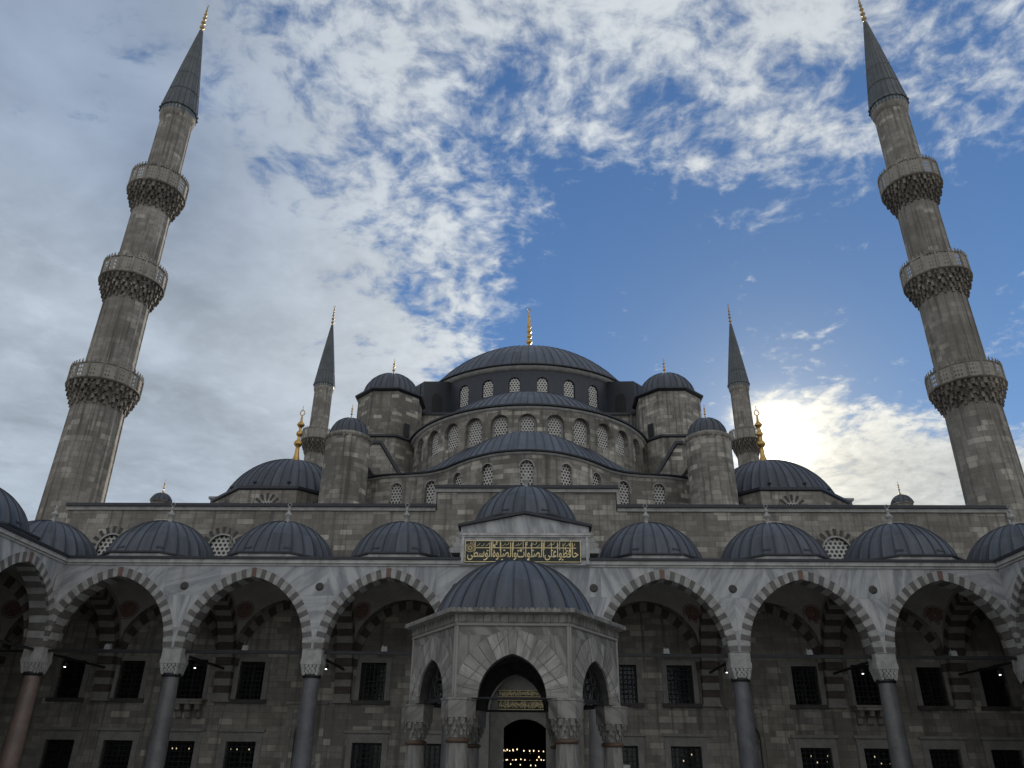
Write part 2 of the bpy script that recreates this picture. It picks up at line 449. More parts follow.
# ------------------------------------------------------------------ mesh builder
class MB:
    def __init__(s): s.v, s.f, s.m, s.uv, s.sm = [], [], [], [], []

    def face(s, pts, m=0, uv=None, smooth=False):
        b0 = len(s.v)
        pts = [Vector(p) for p in pts]
        s.v += pts
        s.f.append(list(range(b0, b0 + len(pts))))
        s.m.append(m)
        s.sm.append(smooth)
        if uv is None:
            n = (pts[1] - pts[0]).cross(pts[-1] - pts[0])
            if n.length < 1e-12 and len(pts) > 3: n = (pts[2] - pts[1]).cross(pts[3] - pts[1])
            n.normalize()
            if abs(n.z) > 0.8: uv = [(p.x, p.y) for p in pts]
            else:
                h = Vector((-n.y, n.x, 0)).normalized()
                uv = [(p.dot(h), p.z) for p in pts]
        s.uv.append(uv)

    def grid(s, rows, m=0, uvrows=None, smooth=True, closed=False):
        """rows: lists of points sharing vertices -> smooth sheet"""
        nr, nc = len(rows), len(rows[0])
        b0 = len(s.v)
        for r in rows: s.v += [Vector(p) for p in r]
        for i in range(nr - 1):
            for j in range(nc - 1 if not closed else nc):
                k = (j + 1) % nc
                s.f.append([b0 + i * nc + j, b0 + i * nc + k, b0 + (i + 1) * nc + k, b0 + (i + 1) * nc + j])
                s.m.append(m)
                s.sm.append(smooth)
                if uvrows:
                    ur = uvrows
                    k2 = j + 1
                    s.uv.append([ur[i][j], ur[i][k2], ur[i + 1][k2], ur[i + 1][j]])
                else: s.uv.append([(0, 0)] * 4)

    def box(s, x0, x1, y0, y1, z0, z1, m=0):
        if x0 > x1: x0, x1 = x1, x0
        c = [(x, y, z) for z in (z0, z1) for y in (y0, y1) for x in (x0, x1)]
        for q in ((0, 1, 5, 4), (1, 3, 7, 5), (3, 2, 6, 7), (2, 0, 4, 6), (4, 5, 7, 6), (2, 3, 1, 0)):
            s.face([c[i] for i in q], m)

    def prism(s, poly, y0, y1, m=0, axis='y'):
        """closed polygon in XZ (axis y) or XY (axis z) extruded"""
        f = (lambda p, d: (p[0], d, p[1])) if axis == 'y' else ((lambda p, d: (p[0], p[1], d)) if axis == 'z' else (lambda p, d: (d, p[0], p[1])))
        A = [f(p, y0) for p in poly]
        B = [f(p, y1) for p in poly]
        s.face(A, m)
        s.face(B[::-1], m)
        n = len(poly)
        for i in range(n): s.face([A[i], B[i], B[(i + 1) % n], A[(i + 1) % n]], m)

    def lathe(s, prof, n=32, c=(0, 0), m=0, smooth=True, a0=0.0, a1=2 * PI, phase=0.0, rad=None):
        """prof: [(r,z)...] bottom to top; flat=True gives facets"""
        full = abs(a1 - a0 - 2 * PI) < 1e-6
        L = [0]
        for i in range(1, len(prof)): L.append(L[-1] + math.hypot(prof[i][0] - prof[i - 1][0], prof[i][1] - prof[i - 1][1]))
        rm = rad or max(p[0] for p in prof)
        P = lambda r, z, a: (c[0] + r * cos(a), c[1] + r * sin(a), z)
        A = [a0 + phase + (a1 - a0) * j / n for j in range(n + 1)]
        z0 = prof[0][1]
        if smooth:
            rows = [[P(r, z, a) for a in (A[:-1] if full else A)] for r, z in prof]
            uvr = [[((a - a0) * rm, z0 + l) for a in A] for l in L]
            s.grid(rows, m, uvr, True, full)
        else:
            for i in range(len(prof) - 1):
                for j in range(n):
                    (r0, q0), (r1, q1) = prof[i], prof[i + 1]
                    s.face([P(r0, q0, A[j]), P(r0, q0, A[j + 1]), P(r1, q1, A[j + 1]), P(r1, q1, A[j])], m,
                           [((A[j] - a0) * rm, z0 + L[i]), ((A[j + 1] - a0) * rm, z0 + L[i]), ((A[j + 1] - a0) * rm, z0 + L[i + 1]), ((A[j] - a0) * rm, z0 + L[i + 1])])

    def tube(s, p, q, r, m=0, n=8):
        p, q = Vector(p), Vector(q)
        d = (q - p).normalized()
        a = d.orthogonal().normalized()
        b = d.cross(a)
        rows = [[o + a * (r * cos(2 * PI * i / n)) + b * (r * sin(2 * PI * i / n)) for i in range(n)] for o in (p, q)]
        s.grid(rows, m, None, True, True)
        s.face(rows[1], m)
        s.face(rows[0][::-1], m)

    def build(s, name, mats, parent=None, loc=None):
        me = bpy.data.meshes.new(name)
        me.from_pydata([tuple(p) for p in s.v], [], s.f)
        for mm in ([mats] if isinstance(mats, str) else mats): me.materials.append(MAT[mm])
        me.polygons.foreach_set('material_index', s.m)
        me.polygons.foreach_set('use_smooth', s.sm)
        ul = me.uv_layers.new(name='UVMap')
        fl = []
        for u in s.uv:
            for q in u: fl += [q[0], q[1]]
        ul.data.foreach_set('uv', fl)
        me.update()
        return link(name, me, parent, loc)


def link(name, me, parent=None, loc=None):
    o = bpy.data.objects.new(name, me)
    COL.objects.link(o)
    if parent:
        o.parent = parent
        if loc is None: loc = -wloc(parent)
    if loc is not None: o.location = loc
    return o


def wloc(o):
    v = Vector((0, 0, 0))
    while o:
        v += o.location
        o = o.parent
    return v


def thing(name, label, cat, loc=(0, 0, 0), group=None):
    o = bpy.data.objects.new(name, None)
    COL.objects.link(o)
    o.location = loc
    o.empty_display_size = 0.3
    return tag(o, label, cat, group)


def tag(o, label, cat, group=None):
    o['label'] = label
    o['category'] = cat
    if group: o['group'] = group
    return o


def copy_tree(o, parent=None):
    c = o.copy()
    COL.objects.link(c)
    c.parent = parent
    for ch in list(o.children): copy_tree(ch, c)
    return c


# ------------------------------------------------------------------ walls with openings
def flatmap(ox, oy, sx, sy):
    """s runs along (sx,sy) from origin, d goes inward = left normal of travel"""
    return lambda s, z, d: (ox + sx * s - sy * d, oy + sy * s + sx * d, z)


def cylmap(cx, cy, r, ang0):
    """s is arc length, angle measured from -Y towards +X; d inward"""
    return lambda s, z, d: (cx + (r - d) * sin(ang0 + s / r), cy - (r - d) * cos(ang0 + s / r), z)


def f_rect(top): return lambda x: top
def f_round(sp, a): return lambda x: sp + sqrt(max(0, a * a - x * x))
def f_point(sp, a, h):
    r = (a * a + h * h) / (2 * a)
    return lambda x: sp + sqrt(max(0, r * r - (abs(x) + r - a) ** 2))
def f_seg(sp, a, h):
    r = (a * a + h * h) / (2 * h)
    return lambda x: sp + h - r + sqrt(max(0, r * r - x * x))


def samples(a, n):
    return [-a * cos(PI * i / n) for i in range(n + 1)]


def wall(mb, f, s0, s1, z0, z1, holes, m=0, step=50.0, mr=None, smooth=False):
    """holes: (centre, half, sill, fn, reveal depth, n)"""
    cuts = []
    holes = sorted(holes, key=lambda h: h[0])
    cur = s0
    def plain(a, b):
        k = max(1, int(math.ceil((b - a) / step)))
        for i in range(k):
            p, q = a + (b - a) * i / k, a + (b - a) * (i + 1) / k
            mb.face([f(p, z0, 0), f(q, z0, 0), f(q, z1, 0), f(p, z1, 0)], m, [(p, z0), (q, z0), (q, z1), (p, z1)], smooth)
    for c, a, sill, fn, rev, n in holes:
        if c - a > cur + 1e-6: plain(cur, c - a)
        xs = samples(a, n)
        for x0, x1 in zip(xs[:-1], xs[1:]):
            p, q = c + x0, c + x1
            t0, t1 = fn(x0), fn(x1)
            if sill > z0 + 1e-6: mb.face([f(p, z0, 0), f(q, z0, 0), f(q, sill, 0), f(p, sill, 0)], m, [(p, z0), (q, z0), (q, sill), (p, sill)], smooth)
            mb.face([f(p, t0, 0), f(q, t1, 0), f(q, z1, 0), f(p, z1, 0)], m, [(p, t0), (q, t1), (q, z1), (p, z1)], smooth)
            if rev:
                k = m if mr is None else mr
                mb.face([f(p, t0, rev), f(q, t1, rev), f(q, t1, 0), f(p, t0, 0)], k, [(p, 0), (q, 0), (q, rev), (p, rev)])
                mb.face([f(p, sill, 0), f(q, sill, 0), f(q, sill, rev), f(p, sill, rev)], k, [(p, 0), (q, 0), (q, rev), (p, rev)])
        if rev:
            k = m if mr is None else mr
            for x, sgn in ((-a, 1), (a, -1)):
                zt = fn(x)
                if zt > sill + 1e-4: mb.face([f(c + x, sill, 0), f(c + x, sill, rev), f(c + x, zt, rev), f(c + x, zt, 0)][::sgn], k, [(0, sill), (rev, sill), (rev, zt), (0, zt)][::sgn])
        cur = c + a
    if s1 > cur + 1e-6: plain(cur, s1)


def fillpane(mb, f, c, a, sill, fn, d, n, m=0):
    xs = samples(a, n)
    for x0, x1 in zip(xs[:-1], xs[1:]):
        p, q = c + x0, c + x1
        mb.face([f(p, sill, d), f(q, sill, d), f(q, fn(x1), d), f(p, fn(x0), d)], m,
                [(x0, sill), (x1, sill), (x1, fn(x1)), (x0, fn(x0))])


def voussoirs(mb, f, c, a, h, sp, th, d0, d1, n, mseq=(0, 1), key=None, fh=0.006, sides=False, gap=.004):
    """ring of n stones on a two-centred arch; f(s,z,d)"""
    r = (a * a + h * h) / (2 * a)
    pi_ = math.acos(max(-1, min(1, (r - a) / r)))
    pe_ = math.acos(max(-1, min(1, (r - a) / (r + th))))
    def pt(u, ext):
        R, ph = (r + th, pe_) if ext else (r, pi_)
        k = (1 - abs(u)) * ph
        x = R * cos(k) - (r - a)
        return (c + (x if u > 0 else -x), sp + R * sin(k))
    g = gap
    for i in range(n):
        u0, u1 = -1 + 2 * i / n + g * .5, -1 + 2 * (i + 1) / n - g * .5
        us = [u0, 0.0, u1] if u0 < -1e-9 < 1e-9 < u1 else [u0, (u0 + u1) / 2, u1]
        mm = mseq[i % len(mseq)]
        if key is not None and i == n // 2: mm = key
        dd = d0 - random.uniform(0, fh)
        for p, q in zip(us[:-1], us[1:]):
            A, B, Cc, D = pt(p, 0), pt(q, 0), pt(q, 1), pt(p, 1)
            o1, o2 = i * 3.71, i * 1.37
            mb.face([f(*A, dd), f(*B, dd), f(*Cc, dd), f(*D, dd)], mm, [(o1 + p, o2), (o1 + q, o2), (o1 + q, o2 + th), (o1 + p, o2 + th)])
            mb.face([f(*B, dd), f(*A, dd), f(*A, d1), f(*B, d1)], mm)
            mb.face([f(*D, dd), f(*Cc, dd), f(*Cc, d1), f(*D, d1)], mm)
            if sides: mb.face([f(*A, d1), f(*D, d1), f(*Cc, d1), f(*B, d1)], mm)
        for p in (u0, u1):
            A, D = pt(p, 0), pt(p, 1)
            mb.face([f(*A, dd), f(*D, dd), f(*D, d1), f(*A, d1)], mm)


# ------------------------------------------------------------------ domes, finials
SEAM = 3
def dome_mesh(mb, cx, cy, z0, Rr, rise, seams=24, laps=3, sw=0.020, sh=0.03, lip=0.12, a0=0.0, a1=2 * PI, scale_rib=0.0):
    """lead cap: standing seams and lapped courses; slot 0 lead, slot 1 dark lip"""
    Rs = (Rr * Rr + rise * rise) / (2 * rise)
    zc = z0 + rise - Rs
    ph0 = math.asin(min(1, Rr / Rs)) if rise <= Rr else PI - math.asin(Rr / Rs)
    full = abs(a1 - a0 - 2 * PI) < 1e-6
    lat = []
    nl = 14
    for i in range(nl + 1):
        t = i / nl
        ph = ph0 * (1 - t)
        lat.append(max(ph, 0.012))
    cuts = [ph0 * (1 - (k + 1) / (laps + 1.0)) for k in range(laps)]
    rows_ph = []
    for ph in lat:
        if all(abs(ph - c) > 0.012 for c in cuts): rows_ph.append((ph, sum(1 for c in cuts if ph < c)))
    for k, c in enumerate(cuts):
        lw = 0.009 / Rs if Rr < 4 else 0.02 / Rs
        rows_ph += [(c + lw, k), (c - lw, k + 1)]
    rows_ph.sort(key=lambda q: -q[0])
    laprow = [rows_ph[i][1] != rows_ph[i + 1][1] for i in range(len(rows_ph) - 1)]
    angs = []
    for k in range(seams):
        b = a0 + (a1 - a0) * k / seams
        wd = (a1 - a0) / seams
        e_ = min(0.12, sw / (wd * Rr))
        angs += [(b - e_ * wd, 0.0), (b - .5 * e_ * wd, 1.0), (b + .5 * e_ * wd, 1.0), (b + e_ * wd, 0.0), (b + 0.34 * wd, -.22), (b + 0.66 * wd, -.22)]
    if not full: angs.append((a1 - 1e-4, 0.0))
    rows, uvr = [], []
    for ph, st in rows_ph:
        row = []
        ur = []
        for a, hgt in angs:
            k = min(1.0, ph / (0.12 * ph0 + 1e-6))
            rr = Rs + hgt * sh * k + (laps - st) * 0.006 + scale_rib * hgt * k
            row.append((cx + rr * sin(ph) * cos(a), cy + rr * sin(ph) * sin(a), zc + rr * cos(ph)))
            ur.append(((a - a0) / (a1 - a0) * seams + 1e-3 * hgt, (ph0 - ph) / ph0 * (laps + 1)))
        if full: ur.append((seams, (ph0 - ph) / ph0 * (laps + 1)))
        rows.append(row)
        uvr.append(ur)
    f0 = len(mb.f)
    mb.grid(rows, 0, uvr, True, full)
    nc = len(rows[0]) if full else len(rows[0]) - 1
    for q in range(f0, len(mb.f)):
        if (q - f0) % nc % 6 in (0, 1, 2): mb.m[q], mb.sm[q] = SEAM, False
        elif laprow[(q - f0) // nc]: mb.m[q], mb.sm[q] = SEAM, False
    if full: mb.face(rows[-1], 0)
    if lip:
        n = 48
        pr = [(Rr + lip, z0 - 0.10), (Rr + lip, z0 + 0.0), (Rr - 0.02, z0 + 0.06)]
        mb.lathe(pr, n, (cx, cy), 1, True, a0, a1)
        mb.lathe([(Rr - 0.3, z0 - 0.10), (Rr + lip, z0 - 0.10)], n, (cx, cy), 1, False, a0, a1)


def alem_mesh(mb, x, y, z, H, kind='gold', m=0):
    """finial: bell foot, stacked bulbs, then a pierced drop with a tip"""
    if kind == 'gold':
        pr = [(.135, 0), (.13, .03), (.10, .07), (.06, .12), (.042, .18), (.036, .26), (.032, .31), (.06, .335), (.08, .37), (.06, .405), (.028, .43), (.028, .48), (.05, .505),
              (.062, .53), (.05, .555), (.025, .58), (.025, .63), (.052, .655), (.07, .68), (.05, .705), (.022, .74), (.014, .84)]
    elif kind in ('tall', 'spire'):
        if kind == 'tall': beads, foot = ((.13, .054), (.245, .049), (.35, .047), (.445, .042), (.535, .039), (.62, .034), (.70, .029), (.77, .024)), .085
        else: beads, foot = ((.17, .060), (.33, .056), (.48, .048), (.61, .040), (.72, .030)), .045
        pr = [(foot, 0), (foot * .8, .03), (.024, .065)]
        for q, r in beads: pr += [(.020, q - r * .95), (r * .8, q - r * .55), (r, q), (r * .8, q + r * .55), (.020, q + r * .95)]
        pr += [(.014, .84), (.010, .88)]
    else:
        pr = [(.16, 0), (.15, .06), (.09, .12), (.07, .2), (.075, .30), (.13, .36), (.15, .42), (.10, .47), (.05, .52), (.06, .6), (.085, .64), (.05, .69), (.03, .74)]
    if kind == 'gold': pr = [(r * .86, q) for r, q in pr]
    mb.lathe([(r * H, z + q * H) for r, q in pr], 20, (x, y), m)
    zt = z + pr[-1][1] * H
    if kind in ('tall', 'spire'):        # small ring (crescent) at the tip
        R0, c0 = .028 * H, z + .91 * H
    else:
        R0, c0 = (.036 if kind == 'gold' else .075) * H, z + (.878 if kind == 'gold' else .83) * H
    n = 20
    for i in range(n):
        a, b = 2 * PI * i / n, 2 * PI * (i + 1) / n
        def pp(q):
            k = 1 + (.55 if kind == 'gold' else 0) * max(0, sin(q)) ** 4
            return (x + R0 * cos(q), y, c0 + R0 * k * sin(q))
        mb.tube(pp(a), pp(b), R0 * .2, m, 6)
    if kind == 'gold': mb.tube((x, y, c0 + R0 * 1.3), (x, y, z + H), R0 * .12, m, 6)


# ================================================================== ground
g = MB()
g.face([(-1500, -1500, 0), (1500, -1500, 0), (1500, 1500, 0), (-1500, 1500, 0)])
o = g.build('ground', 'limestone_fine')
o['kind'] = 'structure'
g = MB()
g.face([(-29.5, -14, .004), (29.5, -14, .004), (29.5, 44.5, .004), (-29.5, 44.5, .004)])
o = g.build('courtyard_paving', 'paving')
o['kind'] = 'structure'

# ================================================================== prayer hall
S = 6.5
WY = 44.4
hall = thing('prayer_hall', 'grey stone domed mosque prayer hall with lead roofs rising behind the arcade', 'mosque', (0, 76.5, 0))

# --- front wall
U_X = [5.25, 8.22, 14.84, 18.1, 21.45, 24.72]
L_X = [5.0, 8.24, 14.85, 18.06, 21.35, 24.45]
NICHE = 11.6
ff = flatmap(0, WY, 1, 0)
mb = MB()
holes = [(s * x, 0.78, 0.95, f_rect(2.9), 0.4, 2) for x in L_X for s in (-1, 1)]
holes += [(s * NICHE, 0.52, 0.5, f_point(3.3, 0.52, 0.75), 0.35, 10) for s in (-1, 1)]
holes += [(0, 1.55, 0.0, f_round(4.62, 1.55), 0.9, 18)]
wall(mb, ff, -27.35, 27.75, 0, 4.72 + 1.6, [h for h in holes if h[0] == 0], 0) if False else None
# band 1 (lower windows, niches), the portal bay is left to the portal part
wall(mb, ff, -27.35, -1.9, 0, 4.3, [h for h in holes if h[0] < -1.6], 0)
wall(mb, ff, 1.9, 27.75, 0, 4.3, [h for h in holes if h[0] > 1.6], 0)
uh = []
for x in U_X:
    for s in (-1, 1):
        if abs(x - 18.1) < .1: uh.append((s * x, 0.78, 4.85, f_rect(6.95), 0.45, 2))
        else: uh.append((s * x, 0.68, 4.95, f_rect(6.86), 0.35, 2))
wall(mb, ff, -27.35, -1.9, 4.3, 11.2, [h for h in uh if h[0] < 0], 0)
wall(mb, ff, 1.9, 27.75, 4.3, 11.2, [h for h in uh if h[0] > 0], 0)
wall(mb, ff, -1.9, 1.9, 6.6, 11.2, [], 0)
OVX = (-24.3, -17.75, 17.75)
ov = [(x, 0.78, 11.9, f_round(13.1, 0.78), 0.3, 14) for x in OVX]
wall(mb, ff, -27.35, 27.75, 11.2, 15.38, ov, 0)
wall(mb, ff, -5.3, 5.3, 15.38, 16.55, [], 0)
# returns and hidden shell of the hall
for x in (-27.35, 27.75):
    mb.face([(x, WY, 0), (x, 105, 0), (x, 105, 15.4), (x, WY, 15.4)], 0)
mb.face([(-27.35, 105, 0), (27.75, 105, 0), (27.75, 105, 15.4), (-27.35, 105, 15.4)], 0)
for x in (-5.3, 5.3): mb.face([(x, WY, 15.38), (x, WY + 2, 15.38), (x, WY + 2, 16.55), (x, WY, 16.55)], 0)
mb.build('front_wall', 'limestone_wall', hall)
mb = MB()
mb.face([(-27.35, WY + .4, 15.4), (27.75, WY + .4, 15.4), (27.75, 105, 15.4), (-27.35, 105, 15.4)])
mb.box(-5.3, 5.3, WY + .3, WY + 2, 15.6, 16.5)
mb.build('roof', 'lead', hall)
# coping: pale moulding with dark lead on it
mb = MB()
def coping(x0, x1, z):
    mb.box(x0, x1, WY - .10, WY + .5, z, z + .22, 0)
    mb.box(x0 - .04, x1 + .04, WY - .22, WY + .6, z + .222, z + .40, 1)
coping(-27.45, -5.36, 15.36)
coping(5.36, 27.85, 15.36)
coping(-5.42, 5.42, 16.53)
for s in (-1, 1): mb.box(s * 5.34, s * 5.52, WY - .08, WY + .4, 15.77, 16.55, 0)
mb.box(27.75, 27.9, WY - .12, WY + .1, 11.5, 15.36, 0)
mb.build('coping', ['white_stone', 'lead_edge'], hall)

# --- windows of the front wall
def bars(mb, c, w, z0, z1, y, nx, nz, r=0.014, m=0):
    for i in range(nx + 1):
        x = c - w + 2 * w * i / nx
        mb.box(x - r, x + r, y - r, y + r, z0, z1, m)
    for i in range(nz + 1):
        z = z0 + (z1 - z0) * i / nz
        mb.box(c - w, c + w, y - r - .016, y + r - .016, z - r, z + r, m)
def window_proto(kind):
    """frame, grille and pane built round the origin (front face of the wall = y 0)"""
    fr, gr, pn = MB(), MB(), MB()
    if kind == 'U': w, z0, z1, t = .68, -.955, .955, .26
    elif kind == 'L': w, z0, z1, t = .78, -.975, .975, .3
    else: w, z0, z1, t = .78, -1.05, 1.05, .2
    e = .05
    for s in (-1, 1): fr.box(s * w, s * (w + t), -e, .02, z0, z1 + (.0))
    fr.box(-w - t, w + t, -e - .003, .02, z1, z1 + t)
    if kind == 'L':
        fr.box(-w - t - .12, w + t + .12, -e - .10, .02, z1 + t + .16, z1 + t + .30)
        fr.box(-w - t - .0, w + t + .0, -e + .02, .02, z1 + t, z1 + t + .16)
    if kind != 'D': fr.box(-w - t - .06, w + t + .06, -.16, .02, z0 - .2, z0 - .003, 1)
    bars(gr, 0, w, z0, z1, .16, 6, 8 if kind != 'L' else 8, 0.016)
    pn.face([(-w, .33, z0), (w, .33, z0), (w, .33, z1), (-w, .33, z1)])
    # wooden casement behind the grille
    gr2 = MB()
    for s in (-1, 1): gr2.box(s * (w - .1), s * w, .28, .32, z0, z1)
    gr2.box(-.05, .05, .28, .32, z0, z1)
    gr2.box(-w, w, .281, .321, z1 - .1, z1 - .002)
    return fr, gr, pn, gr2
_proto = {}
def window(kind, x, z, dark=False):
    if kind not in _proto:
        fr, gr, pn, cs = window_proto(kind)
        f0 = fr.build('window', ['frame_stone', 'dark_stone'], hall, Vector((x, WY - 76.5, z)))
        gr.build('grille', 'iron', f0, Vector((0, 0, 0)))
        pn.build('pane', 'glass', f0, Vector((0, 0, 0)))
        cs.build('casement', 'iron', f0, Vector((0, 0, 0)))
        _proto[kind] = f0
    else:
        f0 = copy_tree(_proto[kind], hall)
        f0.location = Vector((x, WY - 76.5, z))
    return f0
for x in U_X:
    for s in (-1, 1):
        window('D' if abs(x - 18.1) < .1 else 'U', s * x, 5.9)
for x in L_X:
    for s in (-1, 1): window('L', s * x, 1.925)
# corbelled balconies under the two tall openings
for s in (-1, 1):
    x = s * 18.1
    b0 = MB()
    b0.box(x - 1.05, x + 1.05, WY - .75, WY, 4.66, 4.83)
    b0.box(x - 1.12, x + 1.12, WY - .8, WY, 4.831, 4.90)
    bo = b0.build('balcony', 'limestone_fine', hall)
    for k in (-.8, -.27, .27, .8):
        c = MB()
        c.prism([(WY, 3.95), (WY - .18, 4.05), (WY - .25, 4.3), (WY - .5, 4.4), (WY - .62, 4.659), (WY, 4.659)], x + k - .13, x + k + .13, 0, 'x')
        c.build('corbel', 'limestone_fine', bo)
# outer prayer niches between the windows
for s in (-1, 1):
    x = s * NICHE
    fr = MB()
    for q in (-1, 1): fr.box(x + q * .72, x + q * 1.02, WY - .06, WY, .3, 4.5)
    fr.box(x - 1.02, x + 1.02, WY - .063, WY, 4.5, 4.72)
    fr.box(x - 1.12, x + 1.12, WY - .14, WY, 4.721, 4.84)
    no = fr.build('niche', 'limestone_fine', hall)
    bk = MB()
    bk.box(x - .6, x + .6, WY + .34, WY + .4, .5, 4.2)
    for r in range(4):
        for k in range(5 - r):
            xx = x + (k - (4 - r) / 2) * .2
            bk.box(xx - .07, xx + .07, WY + .05 + r * .06, WY + .34, 3.1 + r * .22, 3.26 + r * .22)
    bk.build('niche_back', 'limestone_fine', no)

# round headed lattice windows above the portico roof
def lattice_window(f, c, a, sill, sp, d, ring, mats, n=12, vouss=None, name='window'):
    fn = f_round(sp, a)
    mbw = MB()
    xs = samples(a, n)
    # raised outer border
    t = ring
    def border(x):
        L = math.hypot(x, 1e-9)
        return x
    pts = [(-a, sill)] + [(x, fn(x)) for x in xs] + [(a, sill)]
    cen = (0, sp)
    outp = [(-a - t, sill)] + [((x) * (a + t) / a, sp + (fn(x) - sp) * (a + t) / a) for x in xs] + [(a + t, sill)]
    for i in range(len(pts) - 1):
        A, B, C2, D = pts[i], pts[i + 1], outp[i + 1], outp[i]
        mbw.face([f(c + p[0], p[1], -.03) for p in (A, D, C2, B)], 0)
        mbw.face([f(c + A[0], A[1], -.03), f(c + B[0], B[1], -.03), f(c + B[0], B[1], d), f(c + A[0], A[1], d)], 0)
        mbw.face([f(c + D[0], D[1], -.03), f(c + C2[0], C2[1], -.03), f(c + C2[0], C2[1], .01), f(c + D[0], D[1], .01)], 0)
    if vouss:
        for k in range(vouss):
            q = PI * (k + .5) / vouss
            r0, r1 = a + t + .02, a + t + .42 * (1 if k % 2 == 0 else .95)
            wq = PI / vouss * .27
            P4 = [(r0 * cos(q - wq * 1.0), r0 * sin(q - wq)), (r1 * cos(q - wq * .9), r1 * sin(q - wq * .9)), (r1 * cos(q + wq * .9), r1 * sin(q + wq * .9)), (r0 * cos(q + wq), r0 * sin(q + wq))]
            mbw.face([f(c + p[0], sp + p[1], -.02) for p in P4], 1)
    wo = mbw.build(name, mats, hall)
    lm = MB()
    fillpane(lm, f, c, a, sill, fn, d * .8, n)
    lm.build('lattice', 'lattice_big' if a > .6 else 'lattice_small', wo)
    return wo
for x in OVX: lattice_window(ff, x, .78, 11.9, 13.1, .2, .09, ['white_stone', 'dark_stone'], 14, 9)
# blind square panel and old repair marks high on the wall
mb = MB()
for x0, x1, z0, z1 in ((-17.2, -16.2, 13.2, 14.4),):
    for e in (0, .12):
        for q in ((x0 - e, x0 - e + .05, z0 - e, z1 + e), (x1 + e - .05, x1 + e, z0 - e, z1 + e)): mb.box(q[0], q[1], WY - .03, WY, q[2], q[3])
mb.build('wall_panel', 'limestone_fine', hall)

# --- portal with door
po = MB()
pf = flatmap(0, WY - .25, 1, 0)
wall(po, pf, -3.0, 3.0, 0, 7.2, [(-.05, 1.85, 0, f_point(4.4, 1.85, 2.0), 1.1, 20)], 0)
for s in (-1, 1):
    po.face([(s * 3.0, WY - .25, 0), (s * 3.0, WY + .01, 0), (s * 3.0, WY + .01, 7.2), (s * 3.0, WY - .25, 7.2)], 0)
    po.box(s * 2.55, s * 2.75, WY - .31, WY - .249, 0, 7.0, 0)
po.box(-3.1, 3.1, WY - .34, WY + .01, 7.2, 7.4, 0)
pb = flatmap(0, WY + .845, 1, 0)
wall(po, pb, -1.9, 1.9, 0, 6.6, [(-.05, 1.12, 0, f_seg(3.72, 1.12, .45), .35, 12)], 0)
porto = po.build('portal', 'frame_stone', hall)
dm = MB()
for s in (-1, 1):
    dm.box(-.05 + s * 1.12, -.05 + s * 1.32, WY + .79, WY + .846, 0, 3.7)
dm.build('door_frame', 'frame_stone', porto)

# --- hall interior seen through the door: floor
mb = MB()
mb.face([(-27, WY + .9, .02), (27, WY + .9, .02), (27, 104, .02), (-27, 104, .02)])
mb.build('carpet', 'soffit_red', hall)

# --- drums
def drum(cx, cy, r, z0, z1, spacing, k0, k1, a, sill, sp, matname, name, wname='window', depth=.35, ang=0.0, wmat='white_stone', step=.35, offs=0.0, niche=0.0, partial=None):
    mbd = MB()
    f = cylmap(cx, cy, r, ang)
    arc = r * spacing
    hl = [((k + offs) * arc, a + niche, sill - niche * .3, f_round(sp, a + niche), depth, 12) for k in range(k0, k1 + 1)]
    if partial is None: sa, sb = -PI * r, PI * r
    else: sa, sb = -partial * r, partial * r
    hl = [h for h in hl if sa + a < h[0] < sb - a]
    wall(mbd, f, sa, sb, z0, z1, hl, 0, step, None, False)
    d = mbd.build(name, matname, hall)
    for h in hl:
        wn = MB()
        aa, d0 = a, depth
        xs = samples(a, 12)
        fn = f_round(sp, a)
        # reveal backing with frame ring
        fillpane(wn, f, h[0], a + niche, sill - niche * .3, f_round(sp, a + niche), depth + .002, 12, 0)
        w0 = wn.build(wname, wmat, hall)
        lm = MB()
        fillpane(lm, f, h[0], a, sill, fn, depth - .05, 12)
        lm.build('lattice', 'lattice_big' if name == 'main_drum' else 'lattice_mid', w0)
    return d
MC = (0, 76.5)
ROOFS = MB()
# main drum: 28 windows, lead faced, stone cornice, dome
drum(0, 76.5, 11.6, 30.0, 35.4, 2 * PI / 28, -6, 5, .50, 32.4, 34.15, 'lead_seam', 'main_drum', offs=.5, wmat='lead_edge', niche=.06, depth=.2)
mb = MB()
mb.lathe([(11.6, 35.42), (11.75, 35.48), (11.95, 35.68), (11.95, 35.78), (11.6, 35.80)], 96, MC, 0)
mb.build('main_cornice', 'white_stone', hall)
mb = MB()
dome_mesh(mb, 0, 76.5, 35.9, 11.5, 6.75, 84, 3, sw=.03, sh=.05, lip=.35)
mb.lathe([(11.6, 35.82), (12.12, 35.80), (12.12, 35.93), (11.4, 35.95)], 96, MC, 1)
dmo = mb.build('main_dome', ['lead', 'lead_edge', 'white_stone', 'lead_seam'], hall)
mb = MB()
alem_mesh(mb, 0, 76.5, 42.4, 7.5, 'tall')
mb.build('finial', 'gold', dmo)
